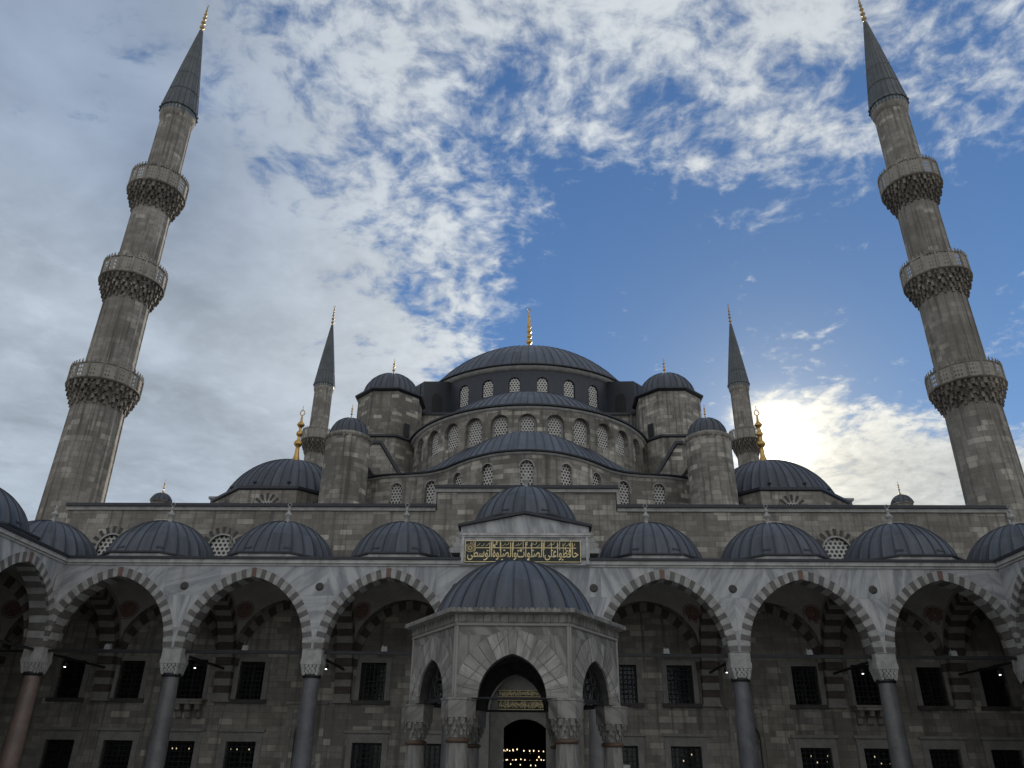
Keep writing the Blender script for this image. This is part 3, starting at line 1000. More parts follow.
# radial lead-covered buttresses beside the drum
for ang in (-48, 48):
    a = R_(ang)
    ux, uy = sin(a), -cos(a)
    tx, ty = cos(a), sin(a)
    def fb(p, q, z, c=MC): return (c[0] + ux * p + tx * q, c[1] + uy * p + ty * q, z)
    b0 = MB()
    for (p0, p1, q0, q1, z0, z1a, z1b) in ((11.5, 14.6, -1.5, 1.5, 30.5, 35.6, 34.6),):
        A = [fb(p0, q0, z0), fb(p1, q0, z0), fb(p1, q1, z0), fb(p0, q1, z0)]
        B = [fb(p0, q0, z1a), fb(p1, q0, z1b), fb(p1, q1, z1b), fb(p0, q1, z1a)]
        b0.face(B)
        for i in range(4): b0.face([A[i], A[(i + 1) % 4], B[(i + 1) % 4], B[i]])
    # standing seams on its outer face
    for q in (-.9, 0, .9):
        A0, A1 = fb(14.62, q, 30.5), fb(14.62, q, 34.55)
        b0.tube(A0, A1, .05)
    bo = b0.build('buttress', 'lead_edge', hall)
    sg = -1 if ang < 0 else 1
    n0 = MB()
    fq = lambda s_, z, d: fb(11.4 + d * 0.0 + .55 * 0 + 1.6 + s_, -sg * (1.5 + .012) , z)
    xs = samples(.6, 10)
    for x0, x1 in zip(xs[:-1], xs[1:]):
        n0.face([fq(x0, 31.6, 0), fq(x1, 31.6, 0), fq(x1, f_round(33.2, .6)(x1), 0), fq(x0, f_round(33.2, .6)(x0), 0)])
    n0.build('buttress_arch', 'iron', bo)
# square base block with spandrel walls under the drum
mb = MB()
mb.box(-13.2, 13.2, 65.2, 88, 15.4, 30.9, 0)
mb.build('base_block', 'limestone', hall)
mb = MB()
mb.box(-13.3, 13.3, 65.05, 88.1, 30.902, 31.12, 0)
mb.face([(-13.2, 65.2, 31.12), (13.2, 65.2, 31.12), (13.2, 88, 31.14), (-13.2, 88, 31.14)], 0)
for s in (-1, 1):
    mb.prism([(s * 13.2, 31.12), (s * 10.0, 33.0), (s * 13.2, 32.0)] if s > 0 else [(s * 13.2, 31.12), (s * 13.2, 32.0), (s * 10.0, 33.0)], 66, 70, 0)
mb.build('block_roof', 'lead_edge', hall)
mb = MB()
mb.tube((9.35, 65.12, 25), (9.35, 65.12, 30.9), .07)
mb.build('downpipe', 'white_metal', hall)

# front semi-dome
SY = 64.6
drum(0, SY, 10.3, 20.0, 26.62, R_(11.9), -7, 7, .52, 24.05, 25.45, 'limestone', 'semi_drum', wname='drum_window', niche=.2, depth=.42, partial=R_(97))
mb = MB()
mb.lathe([(10.3, 26.52), (10.42, 26.58), (10.48, 26.72), (10.3, 26.76)], 64, (0, SY), 0, True, PI - R_(8), 2 * PI + R_(8))
mb.build('semi_cornice', 'white_stone', hall)
mb = MB()
dome_mesh(mb, 0, SY, 26.95, 9.5, 4.75, 52, 3, sh=.05, lip=0, a0=PI - R_(10), a1=2 * PI + R_(10))
mb.lathe([(10.2, 26.78), (10.62, 26.78), (10.62, 26.90), (9.45, 26.98)], 64, (0, SY), 1, False, PI - R_(10), 2 * PI + R_(10))
mb.build('semi_dome', ['lead', 'lead_edge', 'white_stone', 'lead_seam'], hall)

# lower tier: three exedras run together in one sweeping wall under one lead roof
half = [(0, 47.15), (1.8, 47.46), (3.4, 48.36), (4.6, 49.45), (5.6, 50.5), (6.8, 51.25), (8.2, 51.6), (9.6, 51.8), (11.0, 52.3), (12.6, 53.4)]
ctrl = [(-x, y) for x, y in half[:0:-1]] + half
cv = []
for i in range(len(ctrl) - 1):
    p0, p1, p2, p3 = (Vector(ctrl[max(0, min(len(ctrl) - 1, i + k))]) for k in (-1, 0, 1, 2))
    for j in range(10):
        t_ = j / 10
        cv.append(.5 * ((2 * p1) + (-p0 + p2) * t_ + (2 * p0 - 5 * p1 + 4 * p2 - p3) * t_ * t_ + (-p0 + 3 * p1 - 3 * p2 + p3) * t_ ** 3))
cv.append(Vector(ctrl[-1]))
clen = [0.0]
for p, q in zip(cv[:-1], cv[1:]): clen.append(clen[-1] + (q - p).length)
mid = clen[-1] / 2
def cpos(s_):
    L = min(max(s_ + mid, 0), clen[-1] - 1e-6)
    lo = 0
    hi = len(clen) - 1
    while hi - lo > 1:
        m_ = (lo + hi) // 2
        if clen[m_] <= L: lo = m_
        else: hi = m_
    t_ = (L - clen[lo]) / (clen[hi] - clen[lo])
    def tang(i): return (cv[min(len(cv) - 1, i + 1)] - cv[max(0, i - 1)]).normalized()
    tg = (tang(lo) * (1 - t_) + tang(hi) * t_).normalized()
    return cv[lo].lerp(cv[hi], t_), tg
def fC(s_, z, d):
    p, tg = cpos(s_)
    return (p.x - tg.y * d, p.y + tg.x * d, z)
def s_of_x(x):
    for i in range(len(cv) - 1):
        if cv[i].x <= x <= cv[i + 1].x: return clen[i] + (clen[i + 1] - clen[i]) * (x - cv[i].x) / (cv[i + 1].x - cv[i].x) - mid
mb = MB()
exh = [(s_of_x(x), .44, 17.5, f_round(19.2, .44), .3, 12) for x in (-11.6, -9.15, -6.65, -4.7, -2.6, 0, 2.6, 4.7, 6.65, 9.15, 11.6)]
wall(mb, fC, -mid, mid, 15.4, 20.05, exh, 0, .35)
mb.build('exedra_wall', 'limestone', hall)
for h in exh:
    wn = MB()
    fillpane(wn, fC, h[0], .44, 17.5, f_round(19.2, .44), .302, 12)
    xs = samples(.44, 12)
    fn = f_round(19.2, .44)
    # thin raised border round the opening
    for x0, x1 in zip(xs[:-1], xs[1:]):
        k = 1.16
        g_ = lambda x, kk: (h[0] + x * kk, 19.2 + (fn(x) - 19.2) * kk)
        A, B, C2, D = g_(x0, 1), g_(x1, 1), g_(x1, k), g_(x0, k)
        wn.face([fC(*A, -.02), fC(*B, -.02), fC(*C2, -.02), fC(*D, -.02)], 0)
    w0 = wn.build('exedra_window', 'white_stone', hall)
    lm = MB()
    fillpane(lm, fC, h[0], .44, 17.5, fn, .24, 12)
    lm.build('lattice', 'lattice_mid', w0)
N_ = 150
def strip(prof, mm, mbx):
    S_ = [-mid + 2 * mid * i / N_ for i in range(N_ + 1)]
    for (d0, z0), (d1, z1) in zip(prof[:-1], prof[1:]):
        for p, q in zip(S_[:-1], S_[1:]): mbx.face([fC(p, z0, d0), fC(q, z0, d0), fC(q, z1, d1), fC(p, z1, d1)], mm, [(p, z0), (q, z0), (q, z1), (p, z1)])
mb = MB()
strip([(0, 20.02), (-.10, 20.08), (-.14, 20.18), (.2, 20.2)], 0, mb)
mb.build('exedra_cornice', 'white_stone', hall)
mb = MB()
strip([(.3, 20.21), (-.26, 20.21), (-.28, 20.30), (.0, 20.36)], 1, mb)
nb_ = 10
rows, uvr = [], []
cols = []
K = 46
for k in range(K):
    c0, wd = -mid + 2 * mid * k / K, 2 * mid / K
    e_ = .03
    cols += [(c0 - e_, 0), (c0 - e_ * .5, 1), (c0 + e_ * .5, 1), (c0 + e_, 0), (c0 + wd * .35, -.2), (c0 + wd * .65, -.2)]
for i in range(nb_ + 1):
    t_ = i / nb_
    row, ur = [], []
    for s_, hgt in cols:
        p, tg = cpos(s_)
        a = math.atan2(p.x * .95, SY - p.y + 2.0)
        q = Vector((10.25 * sin(a), SY - 10.25 * cos(a)))
        hump = max(0.0, cos(min(PI / 2, abs(p.x) / 5.6 * PI / 2)))
        P_ = p.lerp(q, t_)
        fq = min(1.0, max(0.0, (9.6 - abs(p.x)) / 3.6))
        fq = fq * fq * (3 - 2 * fq)
        z = 20.34 + fq * (3.55 * t_ + (.45 + .85 * hump) * sin(PI * t_) * (1 - .35 * t_)) + hgt * .05
        row.append((P_.x, P_.y, z))
        ur.append(((s_ + mid) / (2 * mid) * K, t_ * 3))
    rows.append(row)
    uvr.append(ur)
f0 = len(mb.f)
mb.grid(rows, 0, uvr, True)
for q in range(f0, len(mb.f)):
    if (q - f0) % (len(cols) - 1) % 6 in (0, 1, 2): mb.m[q], mb.sm[q] = SEAM, False
mb.build('exedra_roof', ['lead', 'lead_edge', 'white_stone', 'lead_seam'], hall)
mb = MB()
mb.face([(-13, 54, 20.2), (13, 54, 20.2), (13, 66, 20.2), (-13, 66, 20.2)], 0)
mb.build('exedra_flashing', 'lead', hall)

# --- weight towers, turrets and their stepped buttresses
for s in (-1, 1):
    cx, cy = s * 12.45, 63.6
    mb = MB()
    ph = PI / 8
    mb.lathe([(3.2, 15.4), (3.2, 26.8)], 8, (cx, cy), 0, False, phase=ph)
    mb.lathe([(2.92, 27.15), (2.92, 31.3)], 8, (cx, cy), 0, False, phase=ph)
    tw = mb.build('weight_tower', 'limestone', hall)
    mb = MB()
    mb.lathe([(3.2, 26.8), (3.38, 26.88), (3.38, 27.05), (3.02, 27.16)], 8, (cx, cy), 0, False, phase=ph)
    mb.build('tower_moulding', 'lead_edge', tw)
    mb = MB()
    mb.lathe([(3.02, 31.3), (3.24, 31.42), (3.24, 31.55), (2.5, 31.64)], 8, (cx, cy), 0, False, phase=ph)
    mb.build('tower_eave', 'lead_edge', tw)
    mb = MB()
    dome_mesh(mb, cx, cy, 31.62, 2.55, 2.5, 28, 1, sh=.06, lip=.0)
    dd = mb.build('tower_dome', ['lead', 'lead_edge', 'white_stone', 'lead_seam'], tw)
    mb = MB()
    alem_mesh(mb, cx, cy, 34.0, 2.0, 'gold')
    mb.build('tower_finial', 'gold', tw)
    # small dark slit window
    mb = MB()
    a = -PI / 2 - s * PI / 4 * 1.0
    rx, ry = cos(a) * 2.80, sin(a) * 2.80
    tx, ty = -sin(a), cos(a)
    for q in (0,):
        p = lambda k, z: (cx + rx + tx * k, cy + ry + ty * k, z)
        mb.face([p(-.3, 27.3), p(.3, 27.3), p(.3, 28.5), p(-.3, 28.5)])
    mb.build('tower_slit', 'iron', tw)
    # sloping buttress in front of the tower
    mb = MB()
    pr = [(s * 15.5, 15.4), (s * 9.7, 15.4), (s * 9.7, 21.6), (s * 11.7, 24.7), (s * 15.5, 24.7)]
    if s < 0: pr = pr[::-1]
    mb.prism(pr, 57.0, 62.2, 0)
    bo = mb.build('pier_buttress', 'limestone', hall)
    mb = MB()
    e = .2
    pr = [(s * 9.45, 21.3), (s * 11.62, 24.72), (s * 15.6, 24.72), (s * 15.6, 24.95), (s * 11.5, 24.95), (s * 9.3, 21.5)]
    if s > 0: pr = pr[::-1]
    mb.prism(pr, 56.8, 62.25, 0)
    mb.build('buttress_coping', 'lead_edge', bo)
    mb = MB()
    pr = [(s * 14, 15.4), (s * 10.8, 15.4), (s * 10.8, 20.2), (s * 11.1, 20.4), (s * 11.6, 21.1), (s * 14, 21.1)]
    if s < 0: pr = pr[::-1]
    mb.prism(pr, 52.4, 56.99, 0)
    b2 = mb.build('pier_buttress', 'limestone', hall)
    mb = MB()
    pr = [(s * 10.6, 20.12), (s * 11.1, 20.42), (s * 11.6, 21.12), (s * 14.1, 21.12), (s * 14.1, 21.28), (s * 11.5, 21.28), (s * 11.0, 20.58), (s * 10.6, 20.28)]
    if s > 0: pr = pr[::-1]
    mb.prism(pr, 52.2, 57.0, 0)
    mb.build('buttress_coping', 'lead_edge', b2)
    # round turret
    cx, cy = s * 12.42, 50.0
    mb = MB()
    mb.lathe([(1.56, 15.3), (1.52, 22.0)], 40, (cx, cy), 0, True)
    tu = mb.build('turret', 'limestone', hall)
    mb = MB()
    mb.lathe([(1.52, 21.95), (1.58, 22.02), (1.61, 22.15), (1.58, 22.28), (1.25, 22.46)], 40, (cx, cy), 0)
    for k in range(22):
        a = 2 * PI * k / 22
        px, py = cx + 1.53 * cos(a), cy + 1.53 * sin(a)
        mb.lathe([(0.02, 21.92), (.10, 21.98), (.13, 22.14), (.09, 22.26), (.02, 22.30)], 8, (px, py), 0)
    mb.build('turret_collar', 'limestone', tu)
    mb = MB()
    dome_mesh(mb, cx, cy, 22.44, 1.3, 1.32, 18, 1, sh=.05, lip=0)
    mb.build('turret_dome', ['lead', 'lead_edge', 'white_stone', 'lead_seam'], tu)
    mb = MB()
    alem_mesh(mb, cx, cy, 23.72, 1.25, 'gold')
    mb.build('turret_finial', 'gold', tu)
    # corner dome on an octagonal drum
    cx, cy = s * 18.15, 56.8
    mb = MB()
    ph = PI / 8
    f8 = 5.4
    mb.lathe([(f8, 15.4), (f8, 19.15)], 8, (cx, cy), 0, False, phase=ph)
    cdr = mb.build('corner_drum', 'limestone_wall', hall)
    mb = MB()
    mb.box(cx - 6.8, cx + 6.8, cy + 1.5, cy + 7, 15.4, 20.6, 0)
    mb.box(cx - 6.95, cx + 6.95, cy + 1.4, cy + 7.1, 20.602, 20.78, 1)
    mb.build('corner_block', ['limestone_wall', 'white_stone'], cdr)
    mb = MB()
    mb.lathe([(f8, 19.15), (f8 + .18, 19.22), (f8 + .18, 19.4), (4.7, 19.55)], 8, (cx, cy), 0, False, phase=ph)
    mb.build('drum_moulding', 'lead_edge', cdr)
    mb = MB()
    dome_mesh(mb, cx, cy, 19.5, 4.78, 3.5, 48, 2, sh=.05, lip=.1)
    for k in range(12):
        a = 2 * PI * (k + .5) / 12
        mb.lathe([(.14, 19.85), (.12, 19.97), (.02, 20.02)], 8, (cx + 4.72 * cos(a), cy + 4.72 * sin(a)), 1)
    mb.build('corner_dome', ['lead', 'lead_edge', 'white_stone', 'lead_seam'], cdr)
    mb = MB()
    alem_mesh(mb, cx, cy, 22.75, 5.2, 'gold')
    mb.build('corner_finial', 'gold', cdr)
    ap = f8 * cos(PI / 8)
    for kk in range(-2, 3):
        aa = kk * PI / 4
        fx, fy = cx + ap * sin(aa), cy - ap * cos(aa)
        f3 = flatmap(fx, fy, cos(aa), sin(aa))
        fan = MB()
        for q in range(7):
            an = PI * (q + .5) / 7
            r0, r1, wq = .55, 1.02, .12
            fan.face([f3(r * cos(an + e), 17.9 + r * sin(an + e), -.015) for r, e in ((r0, -wq), (r1, -wq * .9), (r1, wq * .9), (r0, wq))], 0)
        fo = fan.build('fan_window', 'dark_stone', cdr)
        # lattice of the window
        lm = MB()
        fillpane(lm, f3, 0, .5, 16.2, f_round(17.9, .5), -.012, 12)
        lm.build('fan_lattice', 'lattice_small', cdr)
    # tiny cupola behind the wall end
    cx, cy = s * 24.7, 50
    mb = MB()
    mb.lathe([(.62, 15.3), (.62, 17.55), (.7, 17.6), (.7, 17.68)], 8, (cx, cy), 0, False)
    cu = mb.build('cupola', 'limestone', hall)
    mb = MB()
    dome_mesh(mb, cx, cy, 17.68, .68, .6, 14, 1, sh=.03, lip=0)
    mb.build('cupola_dome', ['lead', 'lead_edge', 'white_stone', 'lead_seam'], cu)
    mb = MB()
    alem_mesh(mb, cx, cy, 18.3, 1.0, 'gold')
    mb.build('cupola_finial', 'gold', cu)

# ================================================================== minarets
def make_minaret():
    root = thing('minaret', 'tall stone minaret with three balconies at the left end of the front wall', 'minaret', (-31.5, 51.3, 0), 'minarets at the corners of the prayer hall')
    Z = Vector((0, 0, 0))
    def ribbed(mb, r0, z0, r1, z1, n=16):
        rows, uvr = [], []
        angs = []
        for k in range(n):
            b = 2 * PI * k / n
            wd = 2 * PI / n
            angs += [(b - .09 * wd, 1.0), (b - .06 * wd, 1.035), (b + .06 * wd, 1.035), (b + .09 * wd, 1.0)]
        for j in range(len(angs)):
            a, ka = angs[j]
            b, kb = angs[(j + 1) % len(angs)]
            bb = b if j < len(angs) - 1 else b + 2 * PI
            mb.face([(r0 * ka * cos(a), r0 * ka * sin(a), z0), (r0 * kb * cos(b), r0 * kb * sin(b), z0),
                     (r1 * kb * cos(b), r1 * kb * sin(b), z1), (r1 * ka * cos(a), r1 * ka * sin(a), z1)], 0,
                    [(a * r0, z0), (bb * r0, z0), (bb * r0, z1), (a * r0, z1)])
    sh = MB()
    sh.box(-2.4, 2.4, -2.4, 2.4, 0, 13, 0)
    sh.lathe([(2.6, 13), (1.95, 15.6)], 16, (0, 0), 0, False)
    ribbed(sh, 1.93, 15.6, 1.78, 25.2)
    ribbed(sh, 1.70, 26.2, 1.62, 34.3)
    ribbed(sh, 1.52, 35.6, 1.46, 43.2)
    ribbed(sh, 1.36, 44.8, 1.30, 53.2)
    sh.lathe([(1.30, 53.2), (1.44, 53.4), (1.5, 53.7), (1.5, 54.35)], 32, (0, 0), 0, True)
    sh.build('shaft', 'limestone_fine', root, Z)
    bd = MB()
    for k in range(32):
        a = 2 * PI * k / 32
        f = flatmap(1.515 * cos(a), 1.515 * sin(a), -sin(a), cos(a))
        bd.face([f(-.09, 53.85, 0), f(.09, 53.85, 0), f(.09, 54.25, 0), f(-.09, 54.25, 0)])
    bd.build('tile_band', 'tile_blue', root, Z)
    for zb, zf, zt, rs, rp in ((25.0, 26.5, 27.75, 1.78, 2.48), (34.1, 35.75, 37.2, 1.62, 2.36), (43.0, 44.9, 46.5, 1.46, 2.26)):
        cb = MB()
        T = 5
        n = 36
        for t in range(T):
            u0, u1 = t / T, (t + 1) / T
            r0 = rs + (rp - rs - .12) * (u0 ** 1.15)
            r1 = rs + (rp - rs - .06) * (u1 ** 1.0)
            z0, z1 = zb + (zf - zb) * u0, zb + (zf - zb) * u1
            cb.lathe([(r0 - .02, z0 - .02), (r0 + .01, z0 + .02), (r0 + .05, z1)], 32, (0, 0), 0, True)
            for k in range(n):
                a = 2 * PI * (k + (.5 if t % 2 else 0)) / n
                f = flatmap(r1 * cos(a), r1 * sin(a), -sin(a), cos(a))
                wd = PI * r1 / n * (.60 if (k + t) % 2 else .34)
                # niche-like corbel: block ending in a point
                dpt = -(0)
                top = z1
                zz0 = z0 - (.13 if (k + t) % 2 else -.08)
                A = [(-wd, top), (-wd, zz0 + .03), (0, zz0), (wd, zz0 + .03), (wd, top)]
                F0 = [f(p[0], p[1], 0) for p in A]
                q = (r1 - r0) + .22
                F1 = [(x * (1 - q / r1), y * (1 - q / r1), z) for x, y, z in F0]
                cb.face(F0[::-1], 0)
                for i in range(5): cb.face([F0[i], F0[(i + 1) % 5], F1[(i + 1) % 5], F1[i]], 0)
        cb.lathe([(rp - .2, zf - .02), (rp + .06, zf + .02), (rp + .08, zf + .12), (rp, zf + .18)], 32, (0, 0), 0, True)
        bo = cb.build('balcony', 'limestone_grimy', root, Z)
        pp = MB()
        n = 16
        pp.lathe([(rp, zf + .15), (rp, zt)], n, (0, 0), 0, False)
        pp.build('parapet', 'pierced', bo, Z)
        kb = MB()
        kb.lathe([(rp - .14, zt), (rp + .05, zt + .01), (rp + .05, zt + .10), (rp - .14, zt + .10)], n, (0, 0), 0, False)
        for k in range(n):
            a = 2 * PI * k / n
            f = (cos(a) * rp, sin(a) * rp)
            kb.lathe([(.09, zf + .15), (.09, zt)], 6, f, 0, False)
            for e in (0, 1, 2):
                aa = a + 2 * PI / n * e / 3
                kb.lathe([(.05, zt + .09), (.075, zt + .16), (.05, zt + .22), (.03, zt + .26), (.055, zt + .31), (.005, zt + .38)], 6, (cos(aa) * rp * .995, sin(aa) * rp * .995), 0)
        kb.build('parapet_rail', 'limestone_fine', bo, Z)
    sp = MB()
    n = 20
    pr = [(1.62, 54.30), (1.62, 54.42), (1.52, 54.6), (1.18, 57.4), (.80, 60.4), (.42, 63.3), (.17, 65.2)]
    rows = []
    uvr = []
    for r, z in pr:
        row = []
        for k in range(n):
            b, wd = 2 * PI * k / n, 2 * PI / n
            for e, kk in ((-.08, 1.0), (0, 1.045), (.08, 1.0), (.5, .99)): row.append((r * kk * cos(b + e * wd), r * kk * sin(b + e * wd), z))
        rows.append(row)
    sp.grid(rows, 0, None, False, True)
    sp.face([rows[0][i] for i in range(0, len(rows[0]), 4)][::-1], 0)
    for z in (56.6, 58.8, 61):
        r = 1.52 + (.17 - 1.52) * (z - 54.6) / (65.2 - 54.6)
        sp.lathe([(r * 1.04, z - .05), (r * 1.05, z), (r * 1.0, z + .05)], 24, (0, 0), 0)
    so = sp.build('spire', 'lead_spire', root, Z)
    al = MB()
    alem_mesh(al, 0, 0, 65.0, 4.1, 'spire')
    al.build('finial', 'dull_gold', so, Z)
    return root
mi = make_minaret()
for x, y, lab in ((31.75, 51.3, 'tall stone minaret with three balconies at the right end of the front wall'),
                  (-31.6, 106.5, 'distant minaret partly hidden behind the left corner dome and round turret'),
                  (31.6, 106.5, 'distant backlit minaret beside the bright sun, behind the right corner dome')):
    c = copy_tree(mi)
    c.location = (x, y, 0)
    c['label'] = lab

# ================================================================== arcades
def capital_mesh(mb, zb, zt, r0, w1, m=0):
    T = 4
    mb.lathe([(r0, zb), (r0 + .02, zb + .05), (w1 * .8, zt - .25), (w1 * 1.0, zt - .22)], 16, (0, 0), m, True)
    hz = (zt - .22 - zb)
    for t in range(T):
        z0, z1 = zb + hz * t / T, zb + hz * (t + 1) / T
        hw = r0 + (w1 - r0) * ((t + 1) / T) ** .9
        n = 4
        for k in range(4):
            a = k * PI / 2
            f = flatmap(hw * cos(a - PI / 2), hw * sin(a - PI / 2), cos(a), sin(a))
            cells = n + (t % 2)
            for i in range(cells):
                c = (i + .5) / cells * 2 * hw - hw
                wd = hw / cells * .8
                A = [(c - wd, z1), (c - wd, z0 + .3 * (z1 - z0)), (c, z0 - .05), (c + wd, z0 + .3 * (z1 - z0)), (c + wd, z1)]
                F0 = [f(p[0], p[1], 0) for p in A]
                F1 = [f(p[0] * .8, p[1], .14) for p in A]
                mb.face(F0, m)
                for j in range(5): mb.face([F0[(j + 1) % 5], F0[j], F1[j], F1[(j + 1) % 5]], m)
    mb.box(-w1 - .02, w1 + .02, -w1 - .02, w1 + .02, zt - .22, zt, m)
_colproto = {}
def column(parent, x, y, mat_='grey_granite'):
    pl = wloc(parent)
    loc = Vector((x, y, 0)) - pl
    if mat_ in _colproto:
        c = copy_tree(_colproto[mat_], parent)
        c.location = loc
        return c
    mb = MB()
    mb.lathe([(.42, .55), (.42, 2.2), (.35, 5.44)], 32)
    co = mb.build('column', mat_, parent, loc)
    Z = Vector((0, 0, 0))
    mb = MB()
    mb.box(-.56, .56, -.56, .56, 0, .3)
    mb.lathe([(.54, .3), (.56, .38), (.5, .46), (.44, .56)], 32)
    mb.build('base', 'marble_plain', co, Z)
    mb = MB()
    mb.lathe([(.36, 5.36), (.41, 5.39), (.43, 5.45), (.41, 5.52), (.36, 5.54)], 32)
    mb.build('collar', 'iron', co, Z)
    mb = MB()
    capital_mesh(mb, 5.5, 6.14, .36, .45)
    mb.build('capital', 'white_stone', co, Z)
    mb = MB()
    mb.box(-.45, .45, -.45, .45, 6.142, 6.62)
    mb.build('impost', 'white_stone', co, Z)
    _colproto[mat_] = co
    return co

SPR, AH, AA = 6.62, 3.26, 2.76
def rosettes(mb, f, xs):
    for x in xs:
        n = 20
        for r0, r1, d0, d1 in ((.0, .10, -.05, -.07), (.10, .17, -.07, -.04), (.17, .20, -.04, 0.0)):
            for i in range(n):
                a, b = 2 * PI * i / n, 2 * PI * (i + 1) / n
                mb.face([f(x + r0 * cos(a), 9.42 + r0 * sin(a), d0), f(x + r1 * cos(a), 9.42 + r1 * sin(a), d1),
                         f(x + r1 * cos(b), 9.42 + r1 * sin(b), d1), f(x + r0 * cos(b), 9.42 + r0 * sin(b), d0)])

def vault(parent, cx, cy, big=True):
    b, zc = 3.06, 7.12
    Rr = b * sqrt(2)
    mb = MB()
    n = 20
    rows = []
    for i in range(n + 1):
        row = []
        for j in range(n + 1):
            x, y = -b + 2 * b * i / n, -b + 2 * b * j / n
            row.append((cx + x, cy + y, zc + sqrt(max(0, Rr * Rr - x * x - y * y))))
        rows.append(row)
    mb.grid(rows, 0, None, True)
    vo = mb.build('vault', 'plaster', parent)
    def sph(th, ph, k=.012): return (cx + (Rr - k) * sin(th) * cos(ph), cy + (Rr - k) * sin(th) * sin(ph), zc + (Rr - k) * cos(th))
    for q in range(4):
        a = PI / 4 + q * PI / 2
        rb = MB()
        th0 = R_(57)
        c = Vector(sph(th0, a))
        e1 = Vector((-sin(a), cos(a), 0))
        e2 = Vector(sph(th0 - .01, a)) - c
        e2.normalize()
        nn = (c - Vector((cx, cy, zc))).normalized()
        m_ = 24
        for i in range(m_):
            p, r = 2 * PI * i / m_, 2 * PI * (i + 1) / m_
            def pt(rad, t):
                v = c + e1 * (rad * cos(t)) + e2 * (rad * sin(t))
                d = (v - Vector((cx, cy, zc))).normalized()
                return Vector((cx, cy, zc)) + d * (Rr - .015)
            rb.face([pt(.0, p), pt(.46, p), pt(.46, r)], 0)
            rb.face([pt(.46, p), pt(.50, p), pt(.50, r), pt(.46, r)], 1)
            rb.face([pt(.50, p), pt(.56, p), pt(.56, r), pt(.50, r)], 0)
        rb.build('roundel', ['paint_red', 'plaster'], vo)
    rg = MB()
    m_ = 64
    for th0, th1 in ((.30, .335), (.36, .44), (.465, .48)):
        for i in range(m_):
            if th1 - th0 > .05 and i % 2: continue
            p, r = 2 * PI * i / m_, 2 * PI * (i + 1) / m_
            rg.face([sph(th0, p), sph(th1, p), sph(th1, r), sph(th0, r)])
    rg.build('painted_band', 'paint_red', vo)
    return vo

_dome_proto = {}
def portico_dome(parent, cx, cy, z=11.24, high=False):
    key = high
    loc = Vector((cx, cy, z)) - wloc(parent)
    if key in _dome_proto:
        c = copy_tree(_dome_proto[key], parent)
        c.location = loc
        return c
    Z = Vector((0, 0, 0))
    mb = MB()
    dome_mesh(mb, 0, 0, .10, 2.8, 2.28, 28, 2, sh=.05, lip=.06)
    d = mb.build('dome', ['lead', 'lead_edge', 'white_stone', 'lead_seam'], parent, loc)
    mb = MB()
    ph = PI / 8
    r8 = 2.98 / cos(PI / 8)
    mb.lathe([(r8, -.5 if not high else -2.2), (r8, -.02)], 8, (0, 0), 0, False, phase=ph)
    mb.lathe([(r8 + .0, -.02), (r8 + .12, 0.0), (r8 + .12, .08), (2.7, .16)], 8, (0, 0), 1, False, phase=ph)
    mb.build('drum', ['marble_plain', 'lead_edge'], d, Z)
    mb = MB()
    alem_mesh(mb, 0, 0, 2.32, 1.35, 'stone')
    mb.build('finial', 'white_stone', d, Z)
    for a in (-112, -68, 68, 112, 0, 180):
        vb = MB()
        q = R_(a)
        r = 2.62
        x, y = r * cos(q), r * sin(q)
        f = flatmap(x, y, -sin(q), cos(q))
        A = [f(-.2, .36, -.14), f(.2, .36, -.14), f(.2, .46, -.11), f(-.2, .46, -.11)]
        B = [f(-.2, .36, .3), f(.2, .36, .3), f(.2, .56, .3), f(-.2, .56, .3)]
        vb.face(A)
        for i in range(4): vb.face([A[i], A[(i + 1) % 4], B[(i + 1) % 4], B[i]])
        vb.build('vent', 'lead_edge', d, Z)
    _dome_proto[key] = d
    return d

def roof_ring(mb, cx, cy, hx, y0, y1, z):
    n = 32
    for i in range(n):
        q = []
        for a in (2 * PI * i / n, 2 * PI * (i + 1) / n):
            c, s_ = cos(a), sin(a)
            k = min(hx / abs(c) if abs(c) > 1e-6 else 1e9, ((y1 - cy) if s_ > 0 else (cy - y0)) / abs(s_) if abs(s_) > 1e-6 else 1e9)
            q.append(((cx + 2.85 * c, cy + 2.85 * s_, z), (cx + k * c, cy + k * s_, z)))
        mb.face([q[0][0], q[0][1], q[1][1], q[1][0]])

